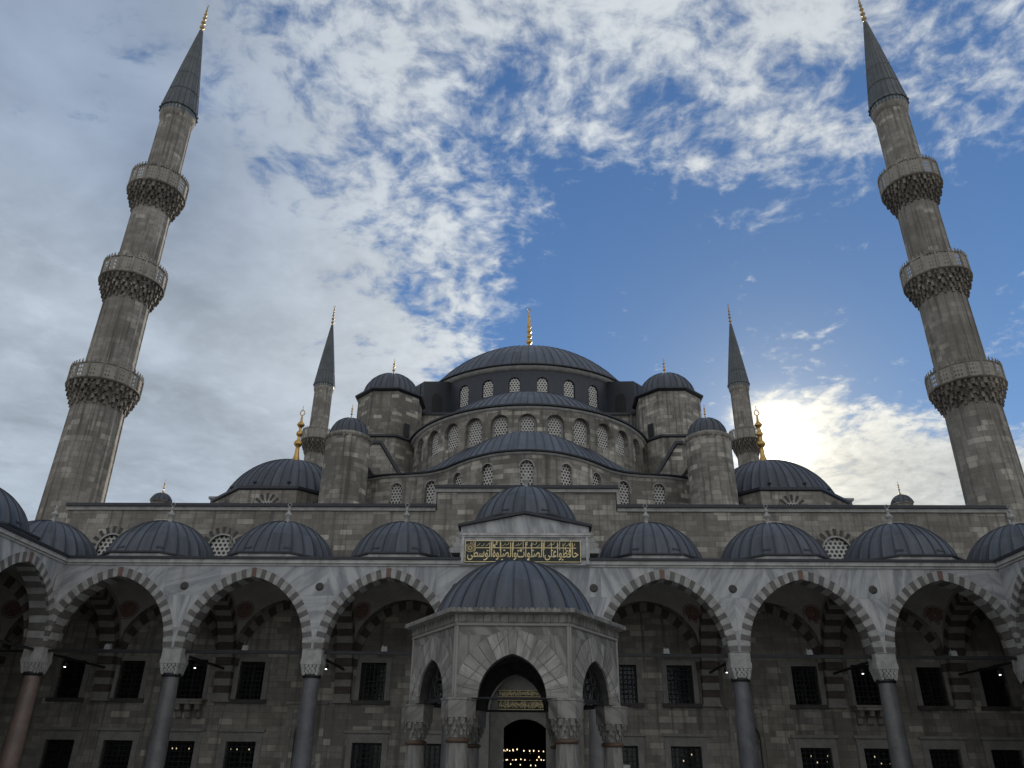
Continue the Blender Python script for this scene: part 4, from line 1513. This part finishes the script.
def arcade(root, f, n0, n1, spacing, cend0, cend1):
    """front wall with pointed arches between column n0..n1 (in column units); f(s,z,d), d=0 outer face"""
    hs = []
    for k in range(n0, n1):
        c = (k + .5) * spacing
        hs.append((c, AA + .06, SPR - .02, f_point(SPR, AA + .06, AH + .06), 0, 24))
    mb = MB()
    wall(mb, f, cend0, cend1, SPR - .02, 10.40, hs, 0)
    for d in (.9,):
        fbk = lambda s_, z, dd: f(s_, z, .9 - dd)
        wall(mb, fbk, cend0, cend1, SPR - .02, 10.40, hs, 0)
    wo = mb.build('arcade_wall', 'marble', root)
    for k in range(n0, n1 + 1):
        rm = MB()
        rosettes(rm, f, [k * spacing])
        rm.build('boss', 'dark_stone', wo)
    for k in range(n0, n1):
        am = MB()
        voussoirs(am, f, (k + .5) * spacing, AA, AH, SPR, .43, -.012, .12, 41, (1, 0), 2)
        voussoirs(am, f, (k + .5) * spacing, AA + .004, AH + .004, SPR, .43, .122, .93, 27, (1, 0))
        # thin pale extrados band
        c = (k + .5) * spacing
        am.build('arch', ['white_stone', 'red_stone', 'key_stone'], root)
    cm = MB()
    def pb(a, b, z0, z1, d0, d1, m_):
        P = lambda s_, z, d: f(s_, z, d)
        c = [P(s_, z, d) for z in (z0, z1) for d in (d0, d1) for s_ in (a, b)]
        for q in ((0, 1, 5, 4), (1, 3, 7, 5), (3, 2, 6, 7), (2, 0, 4, 6), (4, 5, 7, 6), (2, 3, 1, 0)): cm.face([c[i] for i in q], m_)
    pb(cend0, cend1, 10.40, 10.50, -.06, .9, 0)
    pb(cend0, cend1, 10.502, 10.68, -.15, .9, 0)
    pb(cend0, cend1, 10.682, 10.80, -.24, .9, 1)
    cm.build('cornice', ['marble_plain', 'lead_edge'], root)


por = thing('portico', 'marble arcade with striped arches and lead domes along the front of the mosque', 'arcade', (0, 37.68, 0), 'arcades round the courtyard')
fA = flatmap(0, 37.2, 1, 0)
# front arcade: columns at half-integer multiples of S, so shift by half a bay
fS = lambda s_, z, d: fA(s_ - S / 2, z, d)
arcade(por, fS, -3, 4, S, -22.27 + S / 2, 22.27 + S / 2)
for k in (-3.5, -2.5, -1.5, -.5, .5, 1.5, 2.5, 3.5):
    column(por, k * S, 37.68, 'rose_granite' if k == -3.5 else ('blue_granite' if k in (-1.5, 1.5, 3.5) else 'grey_granite'))
for k in range(-4, 5):
    vault(por, k * S, 41.15)
    if k: portico_dome(por, k * S, 41.1)
portico_dome(por, 0, 41.1, 13.25, True)
# transverse arches and wall arches
for k in (-3.5, -2.5, -1.5, -.5, .5, 1.5, 2.5, 3.5):
    x = k * S
    f = lambda s_, z, d: (x - .42 + d, 41.15 + s_, z)
    am = MB()
    voussoirs(am, f, 0, 2.62, 3.1, SPR, .5, 0, .84, 23, (1, 0), None, .004, True)
    am.build('transverse_arch', ['soffit_white', 'soffit_red'], por)
    fl = MB()
    for d in (.04, .80):
        fd = lambda s_, z, dd: f(s_, z, d)
        wall(fl, fd, -3.05, 3.05, SPR, 11.0, [(0, 2.62 + .3, SPR, f_point(SPR, 2.92, 3.4), 0, 18)], 0)
    fl.build('transverse_wall', 'plaster', por)
    sp = MB()
    for z0, z1, mm, pj in ((4.9, 5.25, 0, .28), (5.25, 5.6, 1, .34), (5.6, 5.95, 0, .40), (5.95, 6.3, 1, .45), (6.3, 6.62, 0, .45)):
        sp.box(x - .43, x + .43, WY - pj, WY + .02, z0 + .003, z1, mm)
    sp.box(x - .5, x + .5, WY - .3, WY + .02, 4.8, 4.9, 0)
    sp.build('wall_springer', ['soffit_white', 'soffit_red'], por)
fW = flatmap(0, WY - .02, 1, 0)
for k in range(-4, 5):
    am = MB()
    voussoirs(am, fW, k * S, 2.62, 3.1, SPR, .42, -.10, .03, 23, (1, 0))
    am.build('wall_arch', ['soffit_white', 'soffit_red'], por)
rf = MB()
for k in range(-4, 5): roof_ring(rf, k * S, 41.1, S / 2, 37.3, 44.4, 10.82)
rf.build('portico_roof', 'lead_edge', por)
for s in (-1, 1):
    mb = MB()
    mb.box(s * 27.4, s * 29.4, WY + .01, WY + .5, 0, 11.2)
    mb.build('end_wall', 'limestone_wall', por)
# tie rods
for k in range(-4, 3 + 1):
    xa, xb = (k - .5) * S, (k + .5) * S
    if k in (-4,): xa, xb = -29.2, -22.75
    if k == -4: continue
    tr_ = MB()
    tr_.box(xa + .48, xb - .48, 37.61, 37.75, 6.42, 6.56)
    tr_.build('tie_rod', 'iron', por)
for k in (-3.5, -2.5, -1.5, -.5, .5, 1.5, 2.5, 3.5):
    tr_ = MB()
    tr_.box(k * S - .04, k * S + .04, 38.15, WY - .3, 6.40, 6.50)
    tr_.build('tie_rod', 'iron', por)

# raised marble block over the middle bay
mb = MB()
mb.prism([(-3.1, 10.45), (3.1, 10.45), (3.1, 12.3), (0, 12.92), (-3.1, 12.3)], 36.98, 39.6, 0)
for z0, z1, e in ((11.78, 11.86, .07), (11.86, 11.96, .12)): mb.box(-3.1 - e * .3, 3.1 + e * .3, 36.98 - e, 36.979, z0, z1, 1)
for s in (-1, 1): mb.box(s * 2.92, s * 3.04, 36.92, 36.979, 10.5, 11.78, 1)
pc = mb.build('portal_block', ['marble', 'marble_plain'], por)
mb = MB()
pr = [(-3.25, 12.28), (0, 12.935), (3.25, 12.28), (3.25, 12.40), (0, 13.07), (-3.25, 12.40)]
mb.prism(pr, 36.8, 39.7, 0)
mb.build('block_coping', 'lead_edge', pc)
for s in (-1, 1):
    st = MB()
    for i in range(4):
        for j in range(3):
            st.box(s * 3.1, s * (3.24 + .11 * (3 - i)), 37.05 + j * .4, 37.38 + j * .4, 11.04 + i * .26, 11.04 + (i + 1) * .26 - .01, 0)
            st.lathe([(.03, 11.06 + i * .26), (.1, 11.16 + i * .26), (.1, 11.27 + i * .26)], 8, (s * (3.24 + .11 * (3 - i)), 37.2 + j * .4), 0)
    st.build('stepped_corbel', 'white_stone', pc)

# side arcades
def side(sg, lab):
    rt = thing('side_arcade', lab, 'arcade', (sg * 22.75, 30, 0), 'arcades round the courtyard')
    if sg < 0: f = lambda s_, z, d: (-22.27 - d, 37.68 + s_, z)
    else: f = lambda s_, z, d: (22.27 + d, 37.68 - s_, z)
    nb = 4
    if sg < 0: arcade(rt, f, -nb, 0, S, -nb * S - .4, -.5)
    else: arcade(rt, f, 0, nb, S, .5, nb * S + .4)
    for k in range(1, nb + 1): column(rt, sg * 22.75, 37.68 - k * S)
    mb = MB()
    X0 = sg * 29.3
    mb.face([(X0, 37.68 - nb * S, 0), (X0, WY, 0), (X0, WY, 11.3), (X0, 37.68 - nb * S, 11.3)])
    mb.build('outer_wall', 'limestone_wall', rt)
    mb = MB()
    mb.box(sg * 22.4, sg * 29.3, 37.68 - nb * S - 1.2, 37.68 - nb * S - .8, 0, 11.0)
    mb.build('end_wall', 'limestone_wall', rt)
    rf = MB()
    for k in range(nb):
        cy = 37.68 - (k + .5) * S
        vault(rt, sg * 26.0, cy)
        portico_dome(rt, sg * 26.0, cy)
        roof_ring(rf, sg * 26.0, cy, 3.65, cy - S / 2, cy + S / 2, 10.82)
    rf.build('portico_roof', 'lead_edge', rt)
    for k in range(0, nb + 1):
        y = 37.68 - k * S
        f2 = lambda s_, z, d: (sg * 26.0 + s_, y - .42 + d, z)
        am = MB()
        voussoirs(am, f2, 0, 2.62, 3.1, SPR, .5, 0, .84, 23, (1, 0), None, .004, True)
        am.build('transverse_arch', ['soffit_white', 'soffit_red'], rt)
        fl = MB()
        for d in (.04, .80):
            fd = lambda s_, z, dd: f2(s_, z, d)
            wall(fl, fd, -3.05, 3.05, SPR, 11.0, [(0, 2.92, SPR, f_point(SPR, 2.92, 3.4), 0, 18)], 0)
        fl.build('transverse_wall', 'plaster', rt)
        sp = MB()
        for i in range(5): sp.box(X0 - sg * .45, X0 - sg * .02, y - .43, y + .43, 4.9 + i * .344 + .003, 5.244 + i * .344, i % 2)
        sp.build('wall_springer', ['soffit_white', 'soffit_red'], rt)
        tr_ = MB()
        tr_.box(sg * 23.2, sg * 28.9, y - .05, y + .05, 6.40, 6.50)
        if k < nb: tr_.box(sg * 22.75 - .04, sg * 22.75 + .04, y - S + .48, y - .48, 6.42, 6.54)
        tr_.build('tie_rod', 'iron', rt)
    return rt
side(-1, 'left side arcade cut off by the photo edge, with striped arch and lead dome')
side(1, 'right side arcade only just inside the photo edge, with lead coping')

# ================================================================== fountain
FX, FY = -.07, 20.0
fo = thing('ablution_fountain', 'small hexagonal marble fountain kiosk with lead dome in the courtyard', 'fountain', (FX, FY, 0))
FR = 2.5
fap = FR * cos(PI / 6)
for i in range(6):
    a = i * PI / 3
    fx, fy = FX + fap * sin(a), FY - fap * cos(a)
    f = flatmap(fx, fy, cos(a), sin(a))
    hw = FR / 2
    mb = MB()
    sa = .735
    wall(mb, f, -hw, hw, 3.05, 4.62, [(0, sa + .03, 3.05, f_point(3.05, sa + .03, .9), 0, 20)], 0)
    fi = lambda s_, z, d: f(s_ * .8, z, .36 - d)
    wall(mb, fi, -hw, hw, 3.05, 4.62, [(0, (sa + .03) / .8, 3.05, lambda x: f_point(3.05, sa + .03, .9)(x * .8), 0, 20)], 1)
    # corner fillets
    for s in (-1, 1): mb.prism([(0, 0), (1, 1)], 0, 0, 0) if False else None
    pn = mb.build('arch_panel', ['marble_fountain', 'dark_inner_stone'], fo)
    mb = MB()
    random.seed(20 + i)
    voussoirs(mb, f, 0, sa, .90, 3.05, .52, -.016, .03, 17, [random.choice((0, 1, 2)) for q_ in range(17)], None, .010, gap=.007)
    mb.build('voussoir_ring', ['marble_light', 'marble_mid', 'marble_dull'], pn)
    mb = MB()
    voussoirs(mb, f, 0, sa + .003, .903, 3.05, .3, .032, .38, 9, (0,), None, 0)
    mb.build('soffit', 'dark_inner_stone', pn)
    mb = MB()
    voussoirs(mb, f, 0, sa + .523, .90 + .53, 3.05, .025, -.03, .0, 1, (0,), None, 0)
    mb.build('ring_edge', 'marble_dull', pn)
    # slim moulding framing the arch
    mb = MB()
    r = (sa * sa + .87 * .87) / (2 * sa)
    for s in (-1, 1):
        q0, q1 = f(s * (hw - .03), 3.05, 0), f(s * (hw - .03), 4.55, 0)
        mb.tube(q0, q1, .035)
    q = [f(-hw, 4.56, -.02), f(hw, 4.56, -.02)]
    mb.tube(q[0], q[1], .03)
    mb.build('moulding', 'marble_light', pn)
    # tie bar
    mb = MB()
    p0, p1 = f(-hw, 3.06, .18), f(hw, 3.06, .18)
    mb.tube(p0, p1, .028)
    mb.build('tie_bar', 'iron', fo)
    if i in (1, 5, 2, 4):
        gm = MB()
        def ring(cx, cz, r, w=.022, n=20):
            for k in range(n):
                p, q = 2 * PI * k / n, 2 * PI * (k + 1) / n
                gm.tube(f(cx + r * cos(p), cz + r * sin(p), .2), f(cx + r * cos(q), cz + r * sin(q), .2), w, 0, 5)
        fn = f_point(3.05, sa, .87)
        for cx, cz, r in ((0, 3.32, .22), (-.36, 3.26, .16), (.36, 3.26, .16), (0, 3.66, .13), (-.26, 3.54, .1), (.26, 3.54, .1), (-.58, 3.2, .09), (.58, 3.2, .09), (0, 3.32, .1)): ring(cx, cz, r)
        xs = samples(sa - .03, 20)
        for x0, x1 in zip(xs[:-1], xs[1:]): gm.tube(f(x0, fn(x0) - .02, .2), f(x1, fn(x1) - .02, .2), .035, 0, 5)
        gm.tube(f(-sa, 3.1, .2), f(sa, 3.1, .2), .03, 0, 6)
        gm.build('arch_grille', 'iron', fo)
# capitals and columns at the corners
for i in range(6):
    a = i * PI / 3 + PI / 6
    cx, cy = FX + 2.30 * sin(a), FY - 2.30 * cos(a)
    loc = Vector((cx - FX, cy - FY, 0))
    mb = MB()
    mb.lathe([(.23, .35), (.235, 1.2), (.215, 2.2)], 28)
    co = mb.build('column', 'marble_dull', fo, loc)
    Z = Vector((0, 0, 0))
    mb = MB()
    mb.lathe([(.22, 2.17), (.255, 2.19), (.265, 2.22), (.255, 2.25), (.22, 2.27)], 28)
    mb.build('collar', 'bronze', co, Z)
    mb = MB()
    mb.lathe([(.33, .0), (.33, .2), (.3, .28), (.24, .36)], 28)
    mb.build('base', 'marble_plain', co, Z)
    mb = MB()
    mb.lathe([(.20, 2.26), (.215, 2.4), (.26, 2.55), (.31, 2.66)], 24)
    for t in range(3):
        z0, z1 = 2.36 + t * .10, 2.46 + t * .10
        rr = .245 + t * .042
        n = 16
        for k in range(n):
            b = 2 * PI * (k + .5 * (t % 2)) / n
            f = flatmap(rr * cos(b), rr * sin(b), -sin(b), cos(b))
            wd = PI * rr / n * (.7 if k % 2 else .45)
            zq = z0 - (.05 if k % 2 else -.03)
            A = [(-wd, z1), (-wd, zq + .04), (0, zq), (wd, zq + .04), (wd, z1)]
            F0 = [f(p[0], p[1], 0) for p in A]
            F1 = [(p[0] * .7, p[1] * .7, p[2]) for p in F0]
            mb.face(F0[::-1])
            for j in range(5): mb.face([F0[j], F0[(j + 1) % 5], F1[(j + 1) % 5], F1[j]])
    # block above with two faces following the neighbouring walls
    mb.lathe([(.30, 2.62), (.37, 2.66), (.375, 3.05)], 6, (0, 0), 0, False, phase=a + PI / 6)
    mb.lathe([(.376, 3.0), (.392, 3.01), (.392, 3.045), (.3, 3.052)], 6, (0, 0), 0, False, phase=a + PI / 6)
    mb.build('capital', 'marble_fountain', co, Z)
# cornice with upright leaf edging, low lead roof, dome
mb = MB()
hx = 0.0
mb.lathe([(FR, 4.56), (FR + .03, 4.58), (FR + .03, 4.61), (FR + .055, 4.62), (FR + .06, 4.77), (FR + .21, 4.80), (FR + .24, 4.83), (FR + .1, 4.86)], 6, (FX, FY), 0, False, phase=0)
for i in range(6):
    a = i * PI / 3
    ap = (FR + .24) * cos(PI / 6)
    f = flatmap(FX + ap * sin(a), FY - ap * cos(a), cos(a), sin(a))
    n = 22
    for k in range(n):
        s_ = -(FR + .24) / 2 + (FR + .24) * (k + .5) / n
        A = [(s_ - .058, 4.805), (s_ + .058, 4.805), (s_ + .058, 4.865), (s_ + .03, 4.90), (s_ - .03, 4.90), (s_ - .058, 4.865)]
        F0 = [f(p[0], p[1], -.01) for p in A]
        F1 = [f(p[0], p[1], .07) for p in A]
        mb.face(F0)
        mb.face(F1[::-1])
        for j in range(6): mb.face([F0[j], F0[(j + 1) % 6], F1[(j + 1) % 6], F1[j]])
    for k in range(14):
        s_ = -(FR + .1) / 2 + (FR + .1) * (k + .5) / 14
        A = [f(s_ - .009, 4.625, .155), f(s_ + .009, 4.625, .155), f(s_ + .009, 4.768, .150), f(s_ - .009, 4.768, .150)]
        mb.face(A, 1)
mb.build('cornice', ['marble_fountain', 'dark_stone'], fo)
mb = MB()
mb.lathe([(FR + .12, 4.85), (1.9, 4.96)], 6, (FX, FY), 0, False)
dome_mesh(mb, FX, FY, 4.93, 1.99, 1.53, 28, 2, sw=.014, sh=.035, lip=.04)
mb.build('dome', ['lead', 'lead_edge', 'white_stone', 'lead_seam'], fo)
mb = MB()
mb.lathe([(1.6, 0.0), (1.6, 1.25), (1.5, 1.35), (1.4, 1.35)], 6, (FX, FY), 0, False)
mb.build('basin', 'marble_fountain', fo)
mb = MB()
n = 16
rows = []
for i in range(n + 1):
    t_ = i / n * PI / 2
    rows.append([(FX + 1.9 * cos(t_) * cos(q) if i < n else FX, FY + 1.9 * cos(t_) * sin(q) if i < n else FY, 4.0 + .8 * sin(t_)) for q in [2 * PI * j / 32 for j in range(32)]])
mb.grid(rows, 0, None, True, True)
mb.build('inner_vault', 'dark_inner_stone', fo)

# ================================================================== inscriptions
def text_mesh(s, name):
    cu = bpy.data.curves.new(name, 'FONT')
    cu.body = s
    cu.resolution_u = 3
    cu.offset = 0.010
    o = bpy.data.objects.new(name, cu)
    COL.objects.link(o)
    dg = bpy.context.evaluated_depsgraph_get()
    me = bpy.data.meshes.new_from_object(o.evaluated_get(dg))
    bpy.data.objects.remove(o)
    bpy.data.curves.remove(cu)
    return me
pan = thing('inscription_panel', 'dark green panel with gold Arabic calligraphy on the raised portal block', 'inscription', (-.1, 36.9, 11.08))
PW, PH = 5.54, 1.04
mb = MB()
mb.box(-PW / 2, PW / 2, 0, .075, -PH / 2, PH / 2)
mb.build('board', 'enamel_green', pan, Vector((0, 0, 0)))
mb = MB()
e = .03
for s in (-1, 1):
    mb.box(s * (PW / 2 - e), s * PW / 2, -.02, .0, -PH / 2, PH / 2)
    mb.box(-PW / 2 + e, PW / 2 - e, -.02, .0, s * PH / 2 - (e if s > 0 else 0), s * PH / 2 + (0 if s > 0 else e))
mb.build('gilt_border', 'gilt', pan, Vector((0, 0, 0)))
words = "\uFEA3\uFE8E\uFED3\uFEC8\uFEEE\uFE8D \uFECB\uFEE0\uFEF0 \uFE8D\uFEDF\uFEBC\uFEE0\uFEEE\uFE8D\uFE95 \uFEED\uFE8D\uFEDF\uFEBC\uFEE0\uFEEE\uFE93 \uFE8D\uFEDF\uFEEE\uFEB3\uFEC4\uFEF0"
tm = text_mesh(words[::-1].replace(' ', ''), 'calligraphy')
xs = [v.co.x for v in tm.vertices]
ys = [v.co.y for v in tm.vertices]
x0, x1, y0, y1 = min(xs), max(xs), min(ys), max(ys)
for v in tm.vertices:
    X_, Y_ = v.co.x, v.co.y
    u_ = (X_ - x0) / (x1 - x0)
    # letters sit in the lower two thirds, uprights are stretched to the top
    yy = Y_ if Y_ < .40 else .40 + (Y_ - .40) * 2.2
    v.co = Vector((-PW / 2 + .12 + u_ * (PW - .24), -.018, -PH / 2 + .085 + (yy - y0) / (.40 + 0.314 * 2.2 - y0) * (PH - .2)))
tm.materials.append(MAT['gilt'])
link('calligraphy', tm, pan, Vector((0, 0, 0)))
# tall strokes, the long horizontal return of the last letter, small marks and the round medallion (traced proportions)
mb = MB()
def zx(px): return (px - 500) / 790 * PW
def zz(py): return (218 - py) / 160 * PH
def stroke(pts, w):
    for (ax, ay), (bx, by) in zip(pts[:-1], pts[1:]):
        A, B = Vector((zx(ax), 0, zz(ay))), Vector((zx(bx), 0, zz(by)))
        d = (B - A)
        if d.length < 1e-6: continue
        n = Vector((-d.z, 0, d.x)).normalized() * w
        d = d.normalized() * w * .6
        y = Vector((0, -.024, 0))
        mb.face([A - n - d + y, B - n + d + y, B + n + d + y, A + n - d + y])
stroke([(172, 194), (300, 193), (450, 194), (640, 192), (862, 194)], .020)
for x, yb in ((175, 215), (285, 215), (296, 200), (346, 215), (436, 210), (503, 210), (632, 210), (648, 205), (752, 210), (827, 215)):
    stroke([(x, 146), (x, yb)], .014)
for x, y in ((195, 165), (225, 170), (255, 165), (370, 165), (395, 160), (460, 165), (480, 160), (560, 165), (585, 160), (605, 170), (680, 165), (705, 160), (735, 170), (780, 165), (805, 162), (845, 170), (135, 155), (155, 150)):
    k = random.uniform(-5, 5)
    stroke([(x - 10, y + 12 + k), (x + 6, y + 6), (x + 11, y - 8 + k)], .010)
for x, y in ((320, 165), (322, 150), (525, 170), (527, 155), (470, 215), (260, 215), (375, 212), (570, 212), (800, 215), (700, 212), (360, 280), (240, 282), (540, 282), (770, 280)):
    stroke([(x - 4, y), (x + 4, y)], .028)
for k in range(24):
    a, b = 2 * PI * k / 24, 2 * PI * (k + 1) / 24
    for r in (30, 20):
        stroke([(140 + r * cos(a), 194 + r * sin(a)), (140 + r * cos(b), 194 + r * sin(b))], .018)
stroke([(125, 194), (140, 180), (155, 194), (140, 208), (125, 194)], .014)
mb.build('flourish', 'gilt', pan, Vector((0, 0, 0)))

def gold_band(x0, x1, z0, z1, lab):
    o = thing('door_inscription', lab, 'inscription', ((x0 + x1) / 2, WY + .84, (z0 + z1) / 2), 'gold inscriptions above the door')
    mb = MB()
    hw, hh = (x1 - x0) / 2, (z1 - z0) / 2
    mb.box(-hw, hw, -.04, 0, -hh, hh)
    mb.build('board', 'enamel_green', o, Vector((0, 0, 0)))
    mb = MB()
    for s in (-1, 1): mb.box(-hw, hw, -.06, -.041, s * hh - (.03 if s > 0 else 0), s * hh + (0 if s > 0 else .03))
    x = -hw + .05
    rnd = random.Random(lab)
    while x < hw - .08:
        w_ = rnd.uniform(.018, .035)
        mb.box(x, x + w_, -.055, -.041, -hh * rnd.uniform(.3, .8), hh * rnd.uniform(.4, .85))
        z = rnd.uniform(-hh * .6, hh * .3)
        mb.box(x, x + .1, -.057, -.041, z, z + .04)
        x += rnd.uniform(.05, .085)
    mb.build('gilt_writing', 'gilt', o, Vector((0, 0, 0)))
gold_band(-1.5, .95, 5.26, 5.6, 'upper narrow gold inscription band over the mosque door')
gold_band(-1.5, 1.0, 4.62, 5.1, 'lower taller gold inscription band just above the dark doorway')

# ================================================================== lamps
bl = None
names = ['leftmost', 'second from left', 'third from left', 'third from right', 'second from right', 'rightmost']
for i, k in enumerate((-3, -2, -1, 1, 2, 3)):
    lab = 'small white box lamp on a tie rod, %s of six' % names[i]
    if bl is None:
        bl = thing('box_lamp', lab, 'lamp', (k * S, 37.68, 6.53), 'white box lamps on the tie rods')
        mb = MB()
        mb.prism([(-.14, .02), (.14, .02), (.12, .24), (-.12, .24)], -.12, .12, 0)
        mb.build('housing', 'white_metal', bl, Vector((0, 0, 0)))
        mb = MB()
        mb.tube((-.08, 0, .24), (-.08, 0, .31), .025)
        mb.build('clamp', 'white_metal', bl, Vector((0, 0, 0)))
        mb = MB()
        mb.tube((.08, 0, .24), (.08, 0, .29), .025)
        mb.build('clamp', 'white_metal', bl, Vector((0, 0, 0)))
    else:
        c = copy_tree(bl)
        c.location = (k * S, 37.68, 6.53)
        c['label'] = lab
fl = None
for i, k in enumerate((-3.5, -2.5, -1.5, 1.5, 2.5, 3.5)):
    lab = 'lit black floodlight on a cross rod behind a column, %s of six' % names[i]
    loc = (k * S, 40.2, 6.4)
    if fl is None:
        fl = thing('floodlight', lab, 'floodlight', loc, 'floodlights on the cross rods')
        Z = Vector((0, 0, 0))
        mb = MB()
        mb.box(-.03, .03, -.3, .3, -.03, .12)
        mb.box(-.015, .015, -.02, .02, -.14, 0)
        mb.build('bracket', 'iron', fl, Z)
        mb = MB()
        mb.lathe([(.02, -.12), (.09, -.14), (.10, -.2), (.10, -.3), (.08, -.33)], 16, (0, 0))
        mb.build('housing', 'iron', fl, Z)
        mb = MB()
        mb.lathe([(.05, -.35), (.04, -.375), (.0, -.38)], 10, (0, -.06))
        mb.build('lens', 'lamp_lens', fl, Z)
    else:
        c = copy_tree(fl)
        c.location = loc
        c['label'] = lab

# ring chandeliers inside the hall, seen through the door and windows
def chandelier(x, y, z, R0, n, lab, grp='ring chandeliers inside the hall'):
    o = thing('chandelier', lab, 'chandelier', (x, y, z), grp)
    mb = MB()
    Z = Vector((0, 0, 0))
    m_ = 40
    for i in range(m_):
        a, b = 2 * PI * i / m_, 2 * PI * (i + 1) / m_
        mb.tube((R0 * cos(a), R0 * sin(a), 0), (R0 * cos(b), R0 * sin(b), 0), .03, 0, 6)
    for k in range(4):
        a = k * PI / 2
        mb.tube((R0 * cos(a), R0 * sin(a), 0), (-R0 * cos(a), -R0 * sin(a), 0), .02, 0, 6)
        mb.tube((R0 * cos(a), R0 * sin(a), 0), (0, 0, 4.0), .012, 0, 5)
    mb.tube((0, 0, 4), (0, 0, 15.3 - z), .015, 0, 5)
    mb.build('ring', 'iron', o, Z)
    me = None
    rr = random.Random(int(x * 10 + y))
    for i in range(n):
        a = 2 * PI * (i + rr.uniform(-.25, .25)) / n
        if me is None:
            b = MB()
            b.lathe([(.01, 0), (.024, .02), (.03, .05), (.02, .085), (.0, .10)], 8)
            bo = b.build('bulb', 'bulb', o, Vector((R0 * cos(a), R0 * sin(a), .04)))
            me = bo.data
        else: link('bulb', me, o, Vector((R0 * cos(a), R0 * sin(a), rr.choice((.04, .04, .04, -.3)) + rr.uniform(-.05, .05))))
chandelier(-.2, 56, 2.75, 2.4, 44, 'wide glowing ring chandelier seen through the main doorway, upper lamps')
chandelier(.2, 66, 2.35, 3.6, 60, 'second glowing ring chandelier deeper inside the doorway, lower lamps')
for x, lab in ((-18.3, 'small ring of lamps behind the lower left window under the corbelled balcony'),
               (-15.1, 'small ring of lamps behind the lower window right of the left balcony'),
               (18.4, 'small ring of lamps behind the lower window under the right balcony'),
               (15.2, 'small ring of lamps behind the lower window left of the right balcony'),
               (8.6, 'small ring of lamps behind the lower window right of the fountain')):
    chandelier(x * 1.10, 49.5, 2.55, .5, 4, lab, 'small lamp rings inside the windows')
# notice sheet in the window by the fountain
o = MB()
o.box(4.75, 5.35, WY + .10, WY + .115, 1.55, 2.02)
oo = o.build('notice_sheet', 'paper')
tag(oo, 'white paper notice fixed to the window grille right of the fountain', 'notice')
